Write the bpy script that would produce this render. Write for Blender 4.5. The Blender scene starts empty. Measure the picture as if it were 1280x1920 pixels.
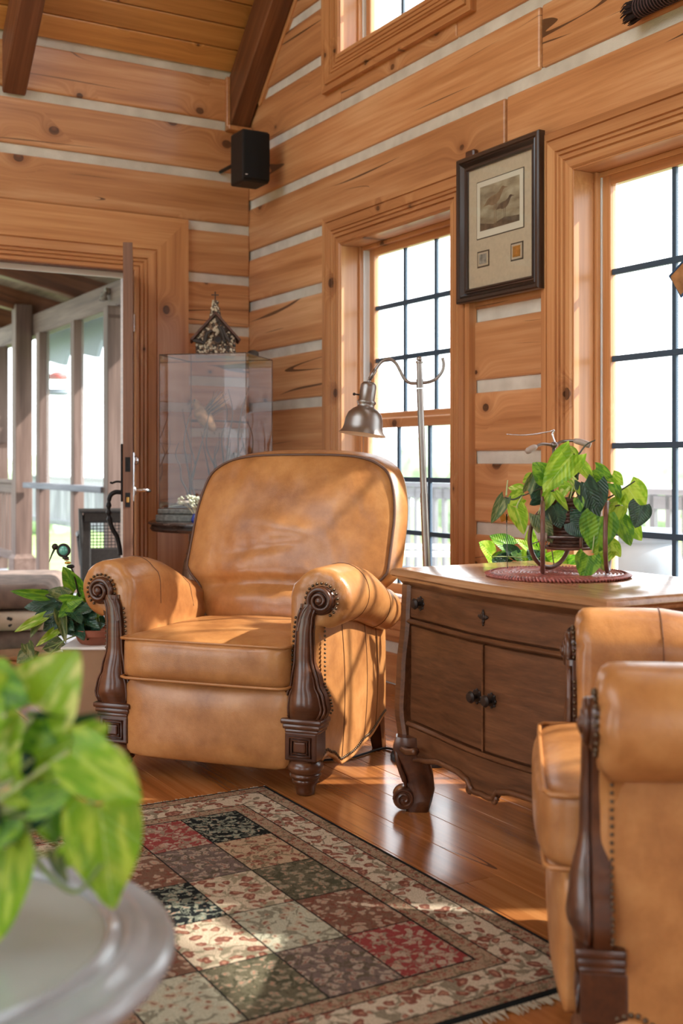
import bpy, bmesh, math, random
from mathutils import Vector, Matrix
random.seed(7)
SC = bpy.context.scene
COL = SC.collection
PI = math.pi

# ------------------------------------------------------------------ camera
cd = bpy.data.cameras.new('camera'); cam = bpy.data.objects.new('camera', cd); COL.objects.link(cam)
cam.location = (6.154, -2.946, 1.05); cam.rotation_euler = (PI/2, 0, math.radians(59.85))
cd.sensor_fit = 'VERTICAL'; cd.sensor_height = 36.0; cd.sensor_width = 24.0
cd.lens = 2154/1920*36; cd.shift_y = -93/1920
cd.dof.use_dof = True; cd.dof.focus_distance = 3.75; cd.dof.aperture_fstop = 3.2
cd.clip_end = 300
SC.camera = cam

# ------------------------------------------------------------------ world, sun, exposure
W = bpy.data.worlds.new('sky'); SC.world = W; W.use_nodes = True
bg = W.node_tree.nodes['Background']
bg.inputs['Color'].default_value = (0.90, 0.96, 1.0, 1); bg.inputs['Strength'].default_value = 4.6
sl = bpy.data.lights.new('sun', 'SUN'); sun = bpy.data.objects.new('sun', sl); COL.objects.link(sun)
sl.energy = 10.0; sl.angle = math.radians(1.2); sl.color = (1.0, 0.95, 0.87)
sun.location = (4, 6, 9)
sun.rotation_euler = Vector((-0.383, -0.663, -0.643)).to_track_quat('-Z', 'Y').to_euler()
SC.view_settings.view_transform = 'Standard'; SC.view_settings.look = 'None'
SC.view_settings.gamma = 1.0; SC.view_settings.use_curve_mapping = False
SC.view_settings.exposure = 0.0

# ------------------------------------------------------------------ helpers
def tag(o, label=None, cat=None, group=None, kind=None):
    if label: o['label'] = label
    if cat: o['category'] = cat
    if group: o['group'] = group
    if kind: o['kind'] = kind
    return o

def empty(name, loc=(0, 0, 0), rz=0.0, parent=None):
    o = bpy.data.objects.new(name, None); COL.objects.link(o); o.empty_display_size = 0.05
    o.location = loc; o.rotation_euler = (0, 0, rz)
    if parent: o.parent = parent
    return o

def link(name, me, parent=None, M=None):
    o = bpy.data.objects.new(name, me); COL.objects.link(o)
    if parent: o.parent = parent
    if M is not None: o.matrix_local = M
    return o

def finish(bm, name, mat, parent=None, M=None, smooth=False, angle=None):
    me = bpy.data.meshes.new(name); bm.to_mesh(me); bm.free()
    ms = mat if isinstance(mat, (list, tuple)) else [mat]
    for m in ms: me.materials.append(m)
    if smooth:
        for p in me.polygons: p.use_smooth = True
        if angle: me.set_sharp_from_angle(angle=math.radians(angle))
    return link(name, me, parent, M)

def frame(o, x, y, z=None):
    """matrix from origin and local axes"""
    x = Vector(x).normalized(); y = Vector(y).normalized(); z = Vector(z).normalized() if z else x.cross(y)
    return Matrix(((x.x, y.x, z.x, o[0]), (x.y, y.y, z.y, o[1]), (x.z, y.z, z.z, o[2]), (0, 0, 0, 1)))

def B(): return bmesh.new()

def box(bm, x0, x1, y0, y1, z0, z1, bev=0.0, seg=1, M=None, mi=0):
    r = bmesh.ops.create_cube(bm, size=1)
    vs = r['verts']
    for v in vs: v.co = Vector((x0+(v.co.x+.5)*(x1-x0), y0+(v.co.y+.5)*(y1-y0), z0+(v.co.z+.5)*(z1-z0)))
    fs = set(f for v in vs for f in v.link_faces)
    for f in fs: f.material_index = mi
    if bev > 0:
        es = list({e for v in vs for e in v.link_edges})
        r2 = bmesh.ops.bevel(bm, geom=es, offset=bev, segments=seg, profile=.5, affect='EDGES')
        vs = list({v for f in r2['faces'] for v in f.verts} | {v for v in vs if v.is_valid})
        for f in r2['faces']: f.material_index = mi
    if M is not None:
        for v in vs: v.co = M @ v.co
    return vs

def poly(bm, ring_list, cap0=True, cap1=True, closed=True, loop=False, mi=0):
    """loft a list of rings (lists of points)"""
    R = [[bm.verts.new(p) for p in r] for r in ring_list]
    n = len(R[0]); K = len(R)
    for k in range(K if loop else K-1):
        a, b = R[k], R[(k+1) % K]
        for i in range(n if closed else n-1):
            j = (i+1) % n
            try:
                f = bm.faces.new((a[i], a[j], b[j], b[i])); f.material_index = mi
            except ValueError: pass
    if closed and not loop:
        if cap0:
            f = bm.faces.new(R[0][::-1]); f.material_index = mi
        if cap1:
            f = bm.faces.new(R[-1]); f.material_index = mi
    return R

def lathe(bm, prof, seg=24, M=None, cap=True, mi=0):
    rings = []
    for r, z in prof:
        ring = [Vector((r*math.cos(2*PI*i/seg), r*math.sin(2*PI*i/seg), z)) for i in range(seg)]
        if M is not None: ring = [M @ p for p in ring]
        rings.append(ring)
    return poly(bm, rings, cap0=cap, cap1=cap, mi=mi)

def tube(bm, pts, r, seg=8, closed=False, cap=True, mi=0, flat=1.0):
    """tube through points; r is a number or list"""
    P = [Vector(p) for p in pts]; n = len(P)
    rr = r if isinstance(r, (list, tuple)) else [r]*n
    rings = []; up = None
    for i in range(n):
        if closed: t = P[(i+1) % n]-P[i-1]
        else: t = P[min(i+1, n-1)]-P[max(i-1, 0)]
        t.normalize()
        if up is None:
            up = Vector((0, 0, 1)) if abs(t.z) < .9 else Vector((1, 0, 0))
        a = (up - t*up.dot(t))
        if a.length < 1e-6: a = t.orthogonal()
        a.normalize(); up = a; b = t.cross(a)
        rings.append([P[i]+(a*math.cos(2*PI*k/seg)*flat+b*math.sin(2*PI*k/seg))*rr[i] for k in range(seg)])
    poly(bm, rings, cap0=cap, cap1=cap, loop=closed, mi=mi)

def spline(pts, n=8):
    """Catmull-Rom through points"""
    P = [Vector(p) for p in pts]; out = []
    for i in range(len(P)-1):
        p0 = P[i-1] if i else P[0]*2-P[1]
        p1, p2 = P[i], P[i+1]
        p3 = P[i+2] if i+2 < len(P) else P[-1]*2-P[-2]
        for k in range(n):
            t = k/n
            out.append(.5*((2*p1)+(p2-p0)*t+(2*p0-5*p1+4*p2-p3)*t*t+(3*p1-p0-3*p2+p3)*t**3))
    out.append(P[-1]); return out

def interp(tab, x):
    if x <= tab[0][0]: return tab[0][1]
    for (a, va), (b, vb) in zip(tab, tab[1:]):
        if x <= b:
            t = (x-a)/(b-a); t = t*t*(3-2*t)
            return va+(vb-va)*t
    return tab[-1][1]

def ball(bm, c, r, u=10, v=6, sc=(1, 1, 1), mi=0):
    rr = bmesh.ops.create_uvsphere(bm, u_segments=u, v_segments=v, radius=r)
    for q in rr['verts']:
        q.co = Vector((q.co.x*sc[0], q.co.y*sc[1], q.co.z*sc[2]))+Vector(c)
    for f in {f for q in rr['verts'] for f in q.link_faces}: f.material_index = mi

def copy_tree(o, parent=None):
    c = o.copy(); COL.objects.link(c)
    if parent is not None: c.parent = parent
    for ch in list(o.children): copy_tree(ch, c)
    return c

# ------------------------------------------------------------------ materials
MATS = {}
def newmat(name):
    m = bpy.data.materials.new(name); m.use_nodes = True
    nt = m.node_tree; b = nt.nodes['Principled BSDF']; MATS[name] = m
    return m, nt, b

def nd(nt, typ, ins=None, **props):
    n = nt.nodes.new(typ)
    for k, v in props.items(): setattr(n, k, v)
    for k, v in (ins or {}).items():
        s = n.inputs[k]
        if hasattr(v, 'is_output') or isinstance(v, bpy.types.NodeSocket): nt.links.new(v, s)
        else: s.default_value = v
    return n

def mth(nt, op, a, b=None, c=None, clamp=False):
    n = nt.nodes.new('ShaderNodeMath'); n.operation = op; n.use_clamp = clamp
    for i, v in enumerate((a, b, c)):
        if v is None: continue
        if isinstance(v, bpy.types.NodeSocket): nt.links.new(v, n.inputs[i])
        else: n.inputs[i].default_value = v
    return n.outputs[0]

def ramp(nt, fac, stops, mode='LINEAR'):
    n = nt.nodes.new('ShaderNodeValToRGB'); cr = n.color_ramp; cr.interpolation = mode
    while len(cr.elements) < len(stops): cr.elements.new(.5)
    for e, (p, c) in zip(cr.elements, stops):
        e.position = p; e.color = (c[0], c[1], c[2], 1) if not isinstance(c, (int, float)) else (c, c, c, 1)
    nt.links.new(fac, n.inputs[0]); return n.outputs[0]

def mix(nt, fac, a, b, blend='MIX'):
    n = nt.nodes.new('ShaderNodeMix'); n.data_type = 'RGBA'; n.blend_type = blend
    for i, v in ((0, fac), (6, a), (7, b)):
        if isinstance(v, bpy.types.NodeSocket): nt.links.new(v, n.inputs[i])
        elif i == 0: n.inputs[i].default_value = v
        else: n.inputs[i].default_value = (v[0], v[1], v[2], 1)
    return n.outputs[2]

def coords(nt, seed=True):
    tc = nd(nt, 'ShaderNodeTexCoord').outputs['Object']
    if not seed: return tc
    oi = nd(nt, 'ShaderNodeObjectInfo').outputs['Random']
    cx = nd(nt, 'ShaderNodeCombineXYZ', {0: mth(nt, 'MULTIPLY', oi, 41.0), 1: mth(nt, 'MULTIPLY', oi, 17.3), 2: mth(nt, 'MULTIPLY', oi, 9.1)})
    return nd(nt, 'ShaderNodeVectorMath', {0: tc, 1: cx.outputs[0]}, operation='ADD').outputs[0]

def scaled(nt, v, s):
    return nd(nt, 'ShaderNodeVectorMath', {0: v, 1: s}, operation='MULTIPLY').outputs[0]

def bump(nt, b, h, strength, dist=0.01):
    n = nd(nt, 'ShaderNodeBump', {'Height': h, 'Strength': strength, 'Distance': dist})
    nt.links.new(n.outputs[0], b.inputs['Normal'])

def wood(name, dark, midc, light, gs=18.0, ls=1.1, knots=0.0, kscale=2.4, crack=0.0, rough=.45, coat=0.0, bmp=.15, contrast=1.0, vary=.12):
    """board: local X along the grain, local Y across the face"""
    m, nt, b = newmat(name)
    tc = coords(nt)
    sx = nd(nt, 'ShaderNodeSeparateXYZ', {0: tc})
    # knots first, so that the grain can bend round them
    flatv = nd(nt, 'ShaderNodeCombineXYZ', {0: mth(nt, 'MULTIPLY', sx.outputs[0], kscale*.8), 1: mth(nt, 'MULTIPLY', sx.outputs[1], kscale*1.0), 2: 0.0}).outputs[0]
    vo = nd(nt, 'ShaderNodeTexVoronoi', {'Vector': flatv, 'Scale': 1.0, 'Randomness': 1.0}, voronoi_dimensions='2D')
    d = vo.outputs['Distance']
    rnd = nd(nt, 'ShaderNodeSeparateColor', {0: vo.outputs['Color']}).outputs[0]
    size = mth(nt, 'MULTIPLY', mth(nt, 'GREATER_THAN', rnd, 1.0-knots), mth(nt, 'ADD', .035, mth(nt, 'MULTIPLY', mth(nt, 'SUBTRACT', rnd, 1.0-knots, clamp=True), .10/max(knots, .01))))
    bend = mth(nt, 'MULTIPLY', mth(nt, 'POWER', 2.718, mth(nt, 'MULTIPLY', mth(nt, 'MULTIPLY', d, d), -22.0)), mth(nt, 'MULTIPLY', size, 1.3))
    yy = mth(nt, 'ADD', sx.outputs[1], bend)
    gv = nd(nt, 'ShaderNodeCombineXYZ', {0: mth(nt, 'MULTIPLY', sx.outputs[0], ls), 1: mth(nt, 'MULTIPLY', yy, gs), 2: mth(nt, 'MULTIPLY', sx.outputs[2], gs)}).outputs[0]
    n1 = nd(nt, 'ShaderNodeTexNoise', {'Vector': gv, 'Scale': 1.0, 'Detail': 5.0, 'Roughness': .6, 'Distortion': .35}).outputs['Fac']
    gv2 = scaled(nt, gv, (2.5, 5.0, 5.0))
    n2 = nd(nt, 'ShaderNodeTexNoise', {'Vector': gv2, 'Scale': 1.0, 'Detail': 2.0}).outputs['Fac']
    n3 = nd(nt, 'ShaderNodeTexNoise', {'Vector': scaled(nt, tc, (.9, 3.0, 3.0)), 'Scale': 1.0, 'Detail': 2.0}).outputs['Fac']
    g = mth(nt, 'ADD', mth(nt, 'MULTIPLY', n1, .55), mth(nt, 'ADD', mth(nt, 'MULTIPLY', n2, .15), mth(nt, 'MULTIPLY', n3, .3)))
    c = ramp(nt, g, [(.5-.16/contrast, dark), (.5, midc), (.5+.16/contrast, light)])
    rv = nd(nt, 'ShaderNodeObjectInfo').outputs['Random']
    hs = nd(nt, 'ShaderNodeHueSaturation', {'Color': c, 'Value': mth(nt, 'ADD', 1.0-vary, mth(nt, 'MULTIPLY', rv, 2*vary))})
    c = hs.outputs[0]
    if knots > 0:
        inner = mth(nt, 'LESS_THAN', d, mth(nt, 'MULTIPLY', size, .75))
        halo = mth(nt, 'MULTIPLY', mth(nt, 'SUBTRACT', 1.0, mth(nt, 'DIVIDE', d, mth(nt, 'ADD', mth(nt, 'MULTIPLY', size, 2.3), .0001)), clamp=True), 1.1, clamp=True)
        rings = nd(nt, 'ShaderNodeTexNoise', {'Vector': gv2, 'Scale': .6}).outputs['Fac']
        c = mix(nt, mth(nt, 'MULTIPLY', halo, .65), c, (dark[0]*.55, dark[1]*.42, dark[2]*.35))
        kc = ramp(nt, rings, [(.3, (.035, .014, .007)), (.7, (.16, .062, .025))])
        c = mix(nt, mth(nt, 'MULTIPLY', inner, .9), c, kc)
    h = n1
    if crack > 0:
        cv = nd(nt, 'ShaderNodeCombineXYZ', {0: mth(nt, 'MULTIPLY', sx.outputs[0], .45), 1: mth(nt, 'MULTIPLY', sx.outputs[1], 7.0), 2: mth(nt, 'MULTIPLY', rv, 30)}).outputs[0]
        cn = nd(nt, 'ShaderNodeTexNoise', {'Vector': cv, 'Scale': 1.0, 'Detail': 1.0, 'Roughness': .3}).outputs['Fac']
        cm = nd(nt, 'ShaderNodeTexNoise', {'Vector': scaled(nt, tc, (1.1, 2.0, 0.0)), 'Scale': 1.3, 'Detail': 1.0}).outputs['Fac']
        wdt = mth(nt, 'MULTIPLY', mth(nt, 'SUBTRACT', cm, .56-.1*crack, clamp=True), .06)
        line = mth(nt, 'LESS_THAN', mth(nt, 'ABSOLUTE', mth(nt, 'SUBTRACT', cn, .5)), wdt)
        c = mix(nt, mth(nt, 'MULTIPLY', line, .85), c, (.05, .02, .01))
        h = mth(nt, 'SUBTRACT', n1, mth(nt, 'MULTIPLY', line, 1.5))
    nt.links.new(c, b.inputs['Base Color'])
    b.inputs['Roughness'].default_value = rough; b.inputs['Coat Weight'].default_value = coat; b.inputs['Coat Roughness'].default_value = .12
    bump(nt, b, h, bmp, .004)
    return m

def plain(name, col, rough=.5, metal=0.0, coat=0.0, nscale=0, namt=.12, bmp=0.0, bscale=None, spec=None, trans=0.0):
    m, nt, b = newmat(name)
    b.inputs['Roughness'].default_value = rough; b.inputs['Metallic'].default_value = metal; b.inputs['Coat Weight'].default_value = coat
    b.inputs['Base Color'].default_value = (*col, 1)
    if spec is not None: b.inputs['Specular IOR Level'].default_value = spec
    if nscale:
        tc = coords(nt)
        n = nd(nt, 'ShaderNodeTexNoise', {'Vector': tc, 'Scale': nscale, 'Detail': 4.0}).outputs['Fac']
        c = ramp(nt, n, [(.25, tuple(x*(1-namt*2) for x in col)), (.75, tuple(min(1, x*(1+namt*2)) for x in col))])
        nt.links.new(c, b.inputs['Base Color'])
        if bmp:
            h = nd(nt, 'ShaderNodeTexNoise', {'Vector': tc, 'Scale': bscale or nscale*4, 'Detail': 3.0}).outputs['Fac']
            bump(nt, b, h, bmp, .006)
    return m

def thin_glass(name, tint=(1, 1, 1), refl=1.0, rough=0.0, veil=0.0):
    m, nt, b = newmat(name); nt.nodes.remove(b); out = nt.nodes['Material Output']
    tr = nd(nt, 'ShaderNodeBsdfTransparent', {'Color': (*tint, 1)})
    gl = nd(nt, 'ShaderNodeBsdfGlossy', {'Color': (1, 1, 1, 1), 'Roughness': rough})
    fr = nd(nt, 'ShaderNodeFresnel', {'IOR': 1.5})
    sh = nd(nt, 'ShaderNodeMixShader', {0: mth(nt, 'MULTIPLY', fr.outputs[0], refl), 1: tr.outputs[0], 2: gl.outputs[0]})
    if veil:
        df = nd(nt, 'ShaderNodeBsdfTranslucent', {'Color': (1, 1, 1, 1)})
        sh = nd(nt, 'ShaderNodeMixShader', {0: veil, 1: sh.outputs[0], 2: df.outputs[0]})
    nt.links.new(sh.outputs[0], out.inputs[0]); return m

def leafmat(name, base, alt, thr=.55, vein=(.5, .7, .3), rough=.32, tl=.35):
    """heart leaf: local X across, local Y from stalk to tip"""
    m, nt, b = newmat(name); out = nt.nodes['Material Output']
    tc = coords(nt)
    tco = nd(nt, 'ShaderNodeTexCoord').outputs['Object']
    n = nd(nt, 'ShaderNodeTexNoise', {'Vector': scaled(nt, tc, (6, 2.2, 3)), 'Scale': 1.0, 'Detail': 2.0, 'Distortion': .5}).outputs['Fac']
    c = ramp(nt, n, [(thr-.08, base), (thr+.08, alt)])
    sx = nd(nt, 'ShaderNodeSeparateXYZ', {0: tco})
    mid = mth(nt, 'LESS_THAN', mth(nt, 'ABSOLUTE', sx.outputs[0]), .012)
    c = mix(nt, mth(nt, 'MULTIPLY', mid, .5), c, vein)
    nt.links.new(c, b.inputs['Base Color']); b.inputs['Roughness'].default_value = rough
    rib = mth(nt, 'SINE', mth(nt, 'MULTIPLY', mth(nt, 'SUBTRACT', sx.outputs[1], mth(nt, 'MULTIPLY', mth(nt, 'ABSOLUTE', sx.outputs[0]), .8)), 55.0))
    bump(nt, b, rib, .18, .01)
    t = nd(nt, 'ShaderNodeBsdfTranslucent', {'Color': c})
    ms = nd(nt, 'ShaderNodeMixShader', {0: tl, 1: b.outputs[0], 2: t.outputs[0]})
    nt.links.new(ms.outputs[0], out.inputs[0]); return m

wood('log_pine', (.35, .135, .048), (.55, .255, .105), (.72, .41, .21), gs=16, ls=.8, knots=.42, kscale=3.7, crack=.35, rough=.36, coat=.15, bmp=.18, vary=.1)
wood('trim_pine', (.36, .14, .05), (.52, .235, .093), (.66, .35, .155), gs=26, ls=.8, knots=.22, kscale=4.5, rough=.33, coat=.15, bmp=.1, vary=.06)
wood('ceiling_pine', (.36, .15, .04), (.56, .26, .075), (.68, .35, .12), gs=22, ls=.9, knots=.4, kscale=5.0, rough=.4, coat=.1, bmp=.12, vary=.12)
wood('rafter_stain', (.07, .024, .010), (.14, .05, .02), (.24, .095, .04), gs=20, ls=1.0, rough=.5, bmp=.3, crack=.2)
wood('floor_pine', (.20, .062, .016), (.36, .13, .035), (.52, .22, .07), gs=20, ls=.8, knots=.1, kscale=2.6, crack=.02, rough=.22, coat=.35, bmp=.07, vary=.18)
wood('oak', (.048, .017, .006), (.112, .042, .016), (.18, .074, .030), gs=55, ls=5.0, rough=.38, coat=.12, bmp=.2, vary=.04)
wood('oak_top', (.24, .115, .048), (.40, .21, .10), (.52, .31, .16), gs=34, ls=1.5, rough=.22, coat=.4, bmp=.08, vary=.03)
wood('mahogany', (.036, .012, .006), (.078, .026, .011), (.13, .048, .020), gs=20, ls=2.0, rough=.30, coat=.30, bmp=.1, vary=.05)
wood('porch_timber', (.065, .036, .028), (.13, .078, .06), (.21, .14, .115), gs=16, ls=1.0, rough=.7, bmp=.25, crack=.1, vary=.15)
wood('porch_board', (.11, .07, .04), (.21, .14, .085), (.31, .22, .14), gs=14, ls=1.0, rough=.7, bmp=.25, vary=.15)
wood('deck_grey', (.10, .10, .12), (.19, .20, .23), (.30, .31, .34), gs=16, ls=1.0, rough=.8, bmp=.2, vary=.15)
wood('walnut_frame', (.012, .008, .008), (.03, .018, .014), (.075, .038, .025), gs=30, ls=1.5, rough=.3, coat=.4, bmp=.1, vary=.03)
wood('door_edge', (.13, .062, .038), (.21, .105, .066), (.28, .15, .10), gs=50, ls=1.0, rough=.45, bmp=.05, vary=.02)
wood('dark_table', (.015, .011, .010), (.04, .026, .022), (.09, .06, .05), gs=30, ls=2.0, rough=.25, coat=.5, bmp=.1, vary=.03)
wood('pale_leg', (.16, .09, .055), (.30, .19, .12), (.42, .29, .2), gs=30, ls=2.0, rough=.5, bmp=.15, vary=.05)

def chinkmat():
    m, nt, b = newmat('chinking'); tc = coords(nt)
    n = nd(nt, 'ShaderNodeTexNoise', {'Vector': tc, 'Scale': 7.0, 'Detail': 3.0}).outputs['Fac']
    nt.links.new(ramp(nt, n, [(.3, (.52, .48, .41)), (.7, (.70, .66, .58))]), b.inputs['Base Color'])
    h = nd(nt, 'ShaderNodeTexNoise', {'Vector': tc, 'Scale': 180.0, 'Detail': 3.0}).outputs['Fac']
    b.inputs['Roughness'].default_value = .9; bump(nt, b, h, .5, .004)
chinkmat()

def leather():
    m, nt, b = newmat('leather'); tc = coords(nt)
    n = nd(nt, 'ShaderNodeTexNoise', {'Vector': tc, 'Scale': 5.0, 'Detail': 5.0, 'Roughness': .65}).outputs['Fac']
    c = ramp(nt, n, [(.28, (.25, .092, .025)), (.5, (.42, .182, .056)), (.74, (.58, .29, .105))])
    nt.links.new(c, b.inputs['Base Color'])
    nt.links.new(ramp(nt, n, [(.3, .42), (.7, .30)]), b.inputs['Roughness'])
    b.inputs['Coat Weight'].default_value = .25; b.inputs['Coat Roughness'].default_value = .20
    v = nd(nt, 'ShaderNodeTexVoronoi', {'Vector': tc, 'Scale': 320.0}).outputs['Distance']
    w = nd(nt, 'ShaderNodeTexNoise', {'Vector': scaled(nt, tc, (1, 1, .5)), 'Scale': 16.0, 'Detail': 3.0, 'Distortion': 1.0}).outputs['Fac']
    h = mth(nt, 'ADD', mth(nt, 'MULTIPLY', v, .12), mth(nt, 'MULTIPLY', w, .9))
    bump(nt, b, h, .22, .01)
leather()
plain('leather_seam', (.13, .05, .017), .5)
plain('piping', (.42, .18, .055), .38)
plain('dark_piping', (.10, .042, .02), .42)
plain('brass_nail', (.12, .085, .055), .35, metal=.9)
plain('black_plastic', (.004, .004, .005), .55, nscale=60, namt=.3, bmp=.2)
plain('speaker_cloth', (.003, .003, .004), .95, nscale=300, namt=.4, bmp=.4)
plain('white_print', (.7, .7, .7), .5)
plain('nickel', (.30, .275, .26), .36, metal=.95, nscale=5, namt=.12)
plain('lamp_inside', (.82, .72, .60), .5)
plain('dark_bronze', (.035, .027, .024), .4, metal=.6)
plain('black_iron', (.012, .012, .013), .5, metal=.5, nscale=50, namt=.3, bmp=.3)
plain('steel', (.62, .62, .64), .2, metal=1.0)
plain('brass', (.55, .33, .10), .3, metal=1.0)
plain('weatherstrip', (.75, .73, .70), .5)
plain('vinyl_white', (.72, .74, .76), .4)
plain('muntin', (.035, .075, .125), .5)
plain('terracotta', (.27, .085, .045), .75, nscale=14, bmp=.1)
plain('soil', (.02, .013, .009), .95, nscale=60, namt=.3, bmp=.6)
plain('tan_board', (.33, .20, .11), .7, nscale=8, namt=.06)
plain('stone_slab', (.16, .17, .16), .55, nscale=70, namt=.25, bmp=.15)
plain('table_stone', (.36, .42, .40), .30, nscale=6, namt=.10, coat=.3)
plain('table_metal', (.34, .38, .41), .24, coat=.5, nscale=9, namt=.1)
plain('blue_glass', (.006, .04, .30), .08, coat=.6)
plain('petal', (.62, .66, .52), .7, nscale=30)
plain('dry_stem', (.55, .48, .32), .7)
plain('twig', (.07, .045, .035), .8, nscale=20)
plain('feather_tan', (.30, .155, .065), .8, nscale=40, namt=.3, bmp=.3)
plain('feather_dark', (.10, .062, .045), .8, nscale=60, namt=.45, bmp=.3)
plain('feather_grey', (.22, .19, .17), .8, nscale=60, namt=.35, bmp=.3)
plain('beak', (.20, .14, .10), .5)
plain('bead_eye', (.004, .004, .004), .1)
plain('moss', (.14, .15, .10), .9, nscale=40, namt=.3, bmp=.6)
plain('pebble_pale', (.50, .42, .31), .7, nscale=15)
plain('pebble_brown', (.21, .125, .075), .7, nscale=15)
plain('pebble_dark', (.045, .035, .03), .7, nscale=15)
plain('bark', (.065, .04, .028), .85, nscale=30, namt=.3, bmp=.5)
plain('mat_paper', (.55, .45, .32), .8, nscale=60, namt=.04)
plain('print_white', (.70, .64, .52), .8)
plain('ink_line', (.06, .045, .03), .8)
plain('gold_medal', (.75, .42, .10), .3, metal=.9, nscale=40, namt=.2, bmp=.5)
plain('stamp_paper', (.28, .26, .22), .7, nscale=60, namt=.3)
plain('duck_brown', (.24, .15, .075), .8, nscale=30, namt=.2)
plain('duck_dark', (.12, .075, .04), .8, nscale=30, namt=.3)
plain('wicker_dark', (.014, .011, .010), .6, nscale=60, namt=.3)
plain('basket', (.085, .036, .024), .6, nscale=40, namt=.3, bmp=.3)
plain('rattan', (.15, .06, .04), .45, coat=.2, nscale=30, namt=.2)
plain('mat_red', (.40, .12, .10), .45, coat=.25, nscale=90, namt=.3)
def sepia():
    m, nt, b = newmat('sepia'); tc = nd(nt, 'ShaderNodeTexCoord').outputs['Object']
    n = nd(nt, 'ShaderNodeTexNoise', {'Vector': scaled(nt, tc, (9, 9, 22)), 'Scale': 1.0, 'Detail': 5.0}).outputs['Fac']
    nt.links.new(ramp(nt, n, [(.3, (.16, .11, .06)), (.5, (.34, .27, .17)), (.7, (.50, .43, .30))]), b.inputs['Base Color']); b.inputs['Roughness'].default_value = .8
sepia()
plain('chrome_wire', (.24, .20, .19), .3, metal=.8)
plain('grip', (.40, .32, .27), .4)
plain('green_stem', (.16, .24, .06), .5)
plain('dark_stem', (.06, .075, .05), .5)
plain('pale_stem', (.42, .50, .22), .5)
plain('pet_brown', (.20, .145, .12), .9, nscale=12, namt=.2, bmp=.2)
plain('pet_cream', (.56, .47, .36), .9, nscale=12, namt=.06, bmp=.2)
plain('pet_dark', (.035, .03, .03), .9)
plain('urn_grey', (.16, .20, .24), .55, nscale=6, namt=.2)
plain('white_metal', (.78, .80, .82), .35)
plain('grass', (.20, .30, .09), .9, nscale=1.5, namt=.25)
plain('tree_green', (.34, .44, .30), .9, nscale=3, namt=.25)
plain('tree_trunk', (.16, .13, .11), .9)
plain('feeder_red', (.50, .08, .07), .4)
plain('feeder_base', (.16, .20, .24), .5)
plain('valance', (.34, .40, .46), .8)
plain('gem', (.10, .42, .33), .08, coat=.8)
plain('cord', (.006, .006, .007), .5)
plain('amber_glass', (.34, .17, .07), .25, nscale=20, namt=.3)
plain('blue_came', (.03, .085, .19), .5)
plain('broom_dark', (.020, .010, .012), .9, nscale=120, namt=.4)
plain('broom_cord', (.10, .055, .06), .8)
plain('outlet_white', (.8, .8, .78), .4)
plain('carpet_edge', (.012, .013, .016), .95)
plain('fringe', (.36, .29, .20), .95)
plain('butterfly', (.55, .22, .03), .7)
thin_glass('window_glass', (1, 1, 1), .55, veil=.05)
thin_glass('case_glass', (.93, .93, .95), .65)
thin_glass('picture_glass', (.98, .98, .98), .9)
thin_glass('screen_mesh', (.93, .95, .97), .0, veil=.10)
thin_glass('feeder_glass', (.96, .97, .99), .5)
leafmat('leaf_lime', (.24, .50, .02), (.52, .74, .08), .5, (.6, .8, .25), tl=.45)
leafmat('leaf_green', (.085, .26, .02), (.24, .48, .035), .52, (.25, .42, .12), tl=.35)
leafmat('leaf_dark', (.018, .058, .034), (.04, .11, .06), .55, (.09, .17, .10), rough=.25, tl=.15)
leafmat('leaf_cream', (.28, .52, .03), (.70, .80, .24), .55, (.5, .7, .3), tl=.42)
leafmat('leaf_olive', (.07, .12, .03), (.26, .28, .11), .55, (.3, .36, .15), tl=.3)
M_ = MATS
# ================================================================== room shell
def board(name, L, Wd, T, mat, M, parent=None, bev=.002, seg=1):
    """x along length (centred), y across (centred), face at z=0, body below"""
    bm = B(); box(bm, -L/2, L/2, -Wd/2, Wd/2, -T, 0, bev, seg)
    return finish(bm, name, mat, parent, M)

def subtract(rects, op):
    out = []
    for (a0, a1, b0, b1) in rects:
        p0, p1, q0, q1 = op
        if p1 <= a0 or p0 >= a1 or q1 <= b0 or q0 >= b1: out.append((a0, a1, b0, b1)); continue
        if p0 > a0: out.append((a0, p0, b0, b1))
        if p1 < a1: out.append((p1, a1, b0, b1))
        m0, m1 = max(a0, p0), min(a1, p1)
        if q0 > b0: out.append((m0, m1, b0, q0))
        if q1 < b1: out.append((m0, m1, q1, b1))
    return [r for r in out if r[1]-r[0] > .015 and r[3]-r[2] > .012]

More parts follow.
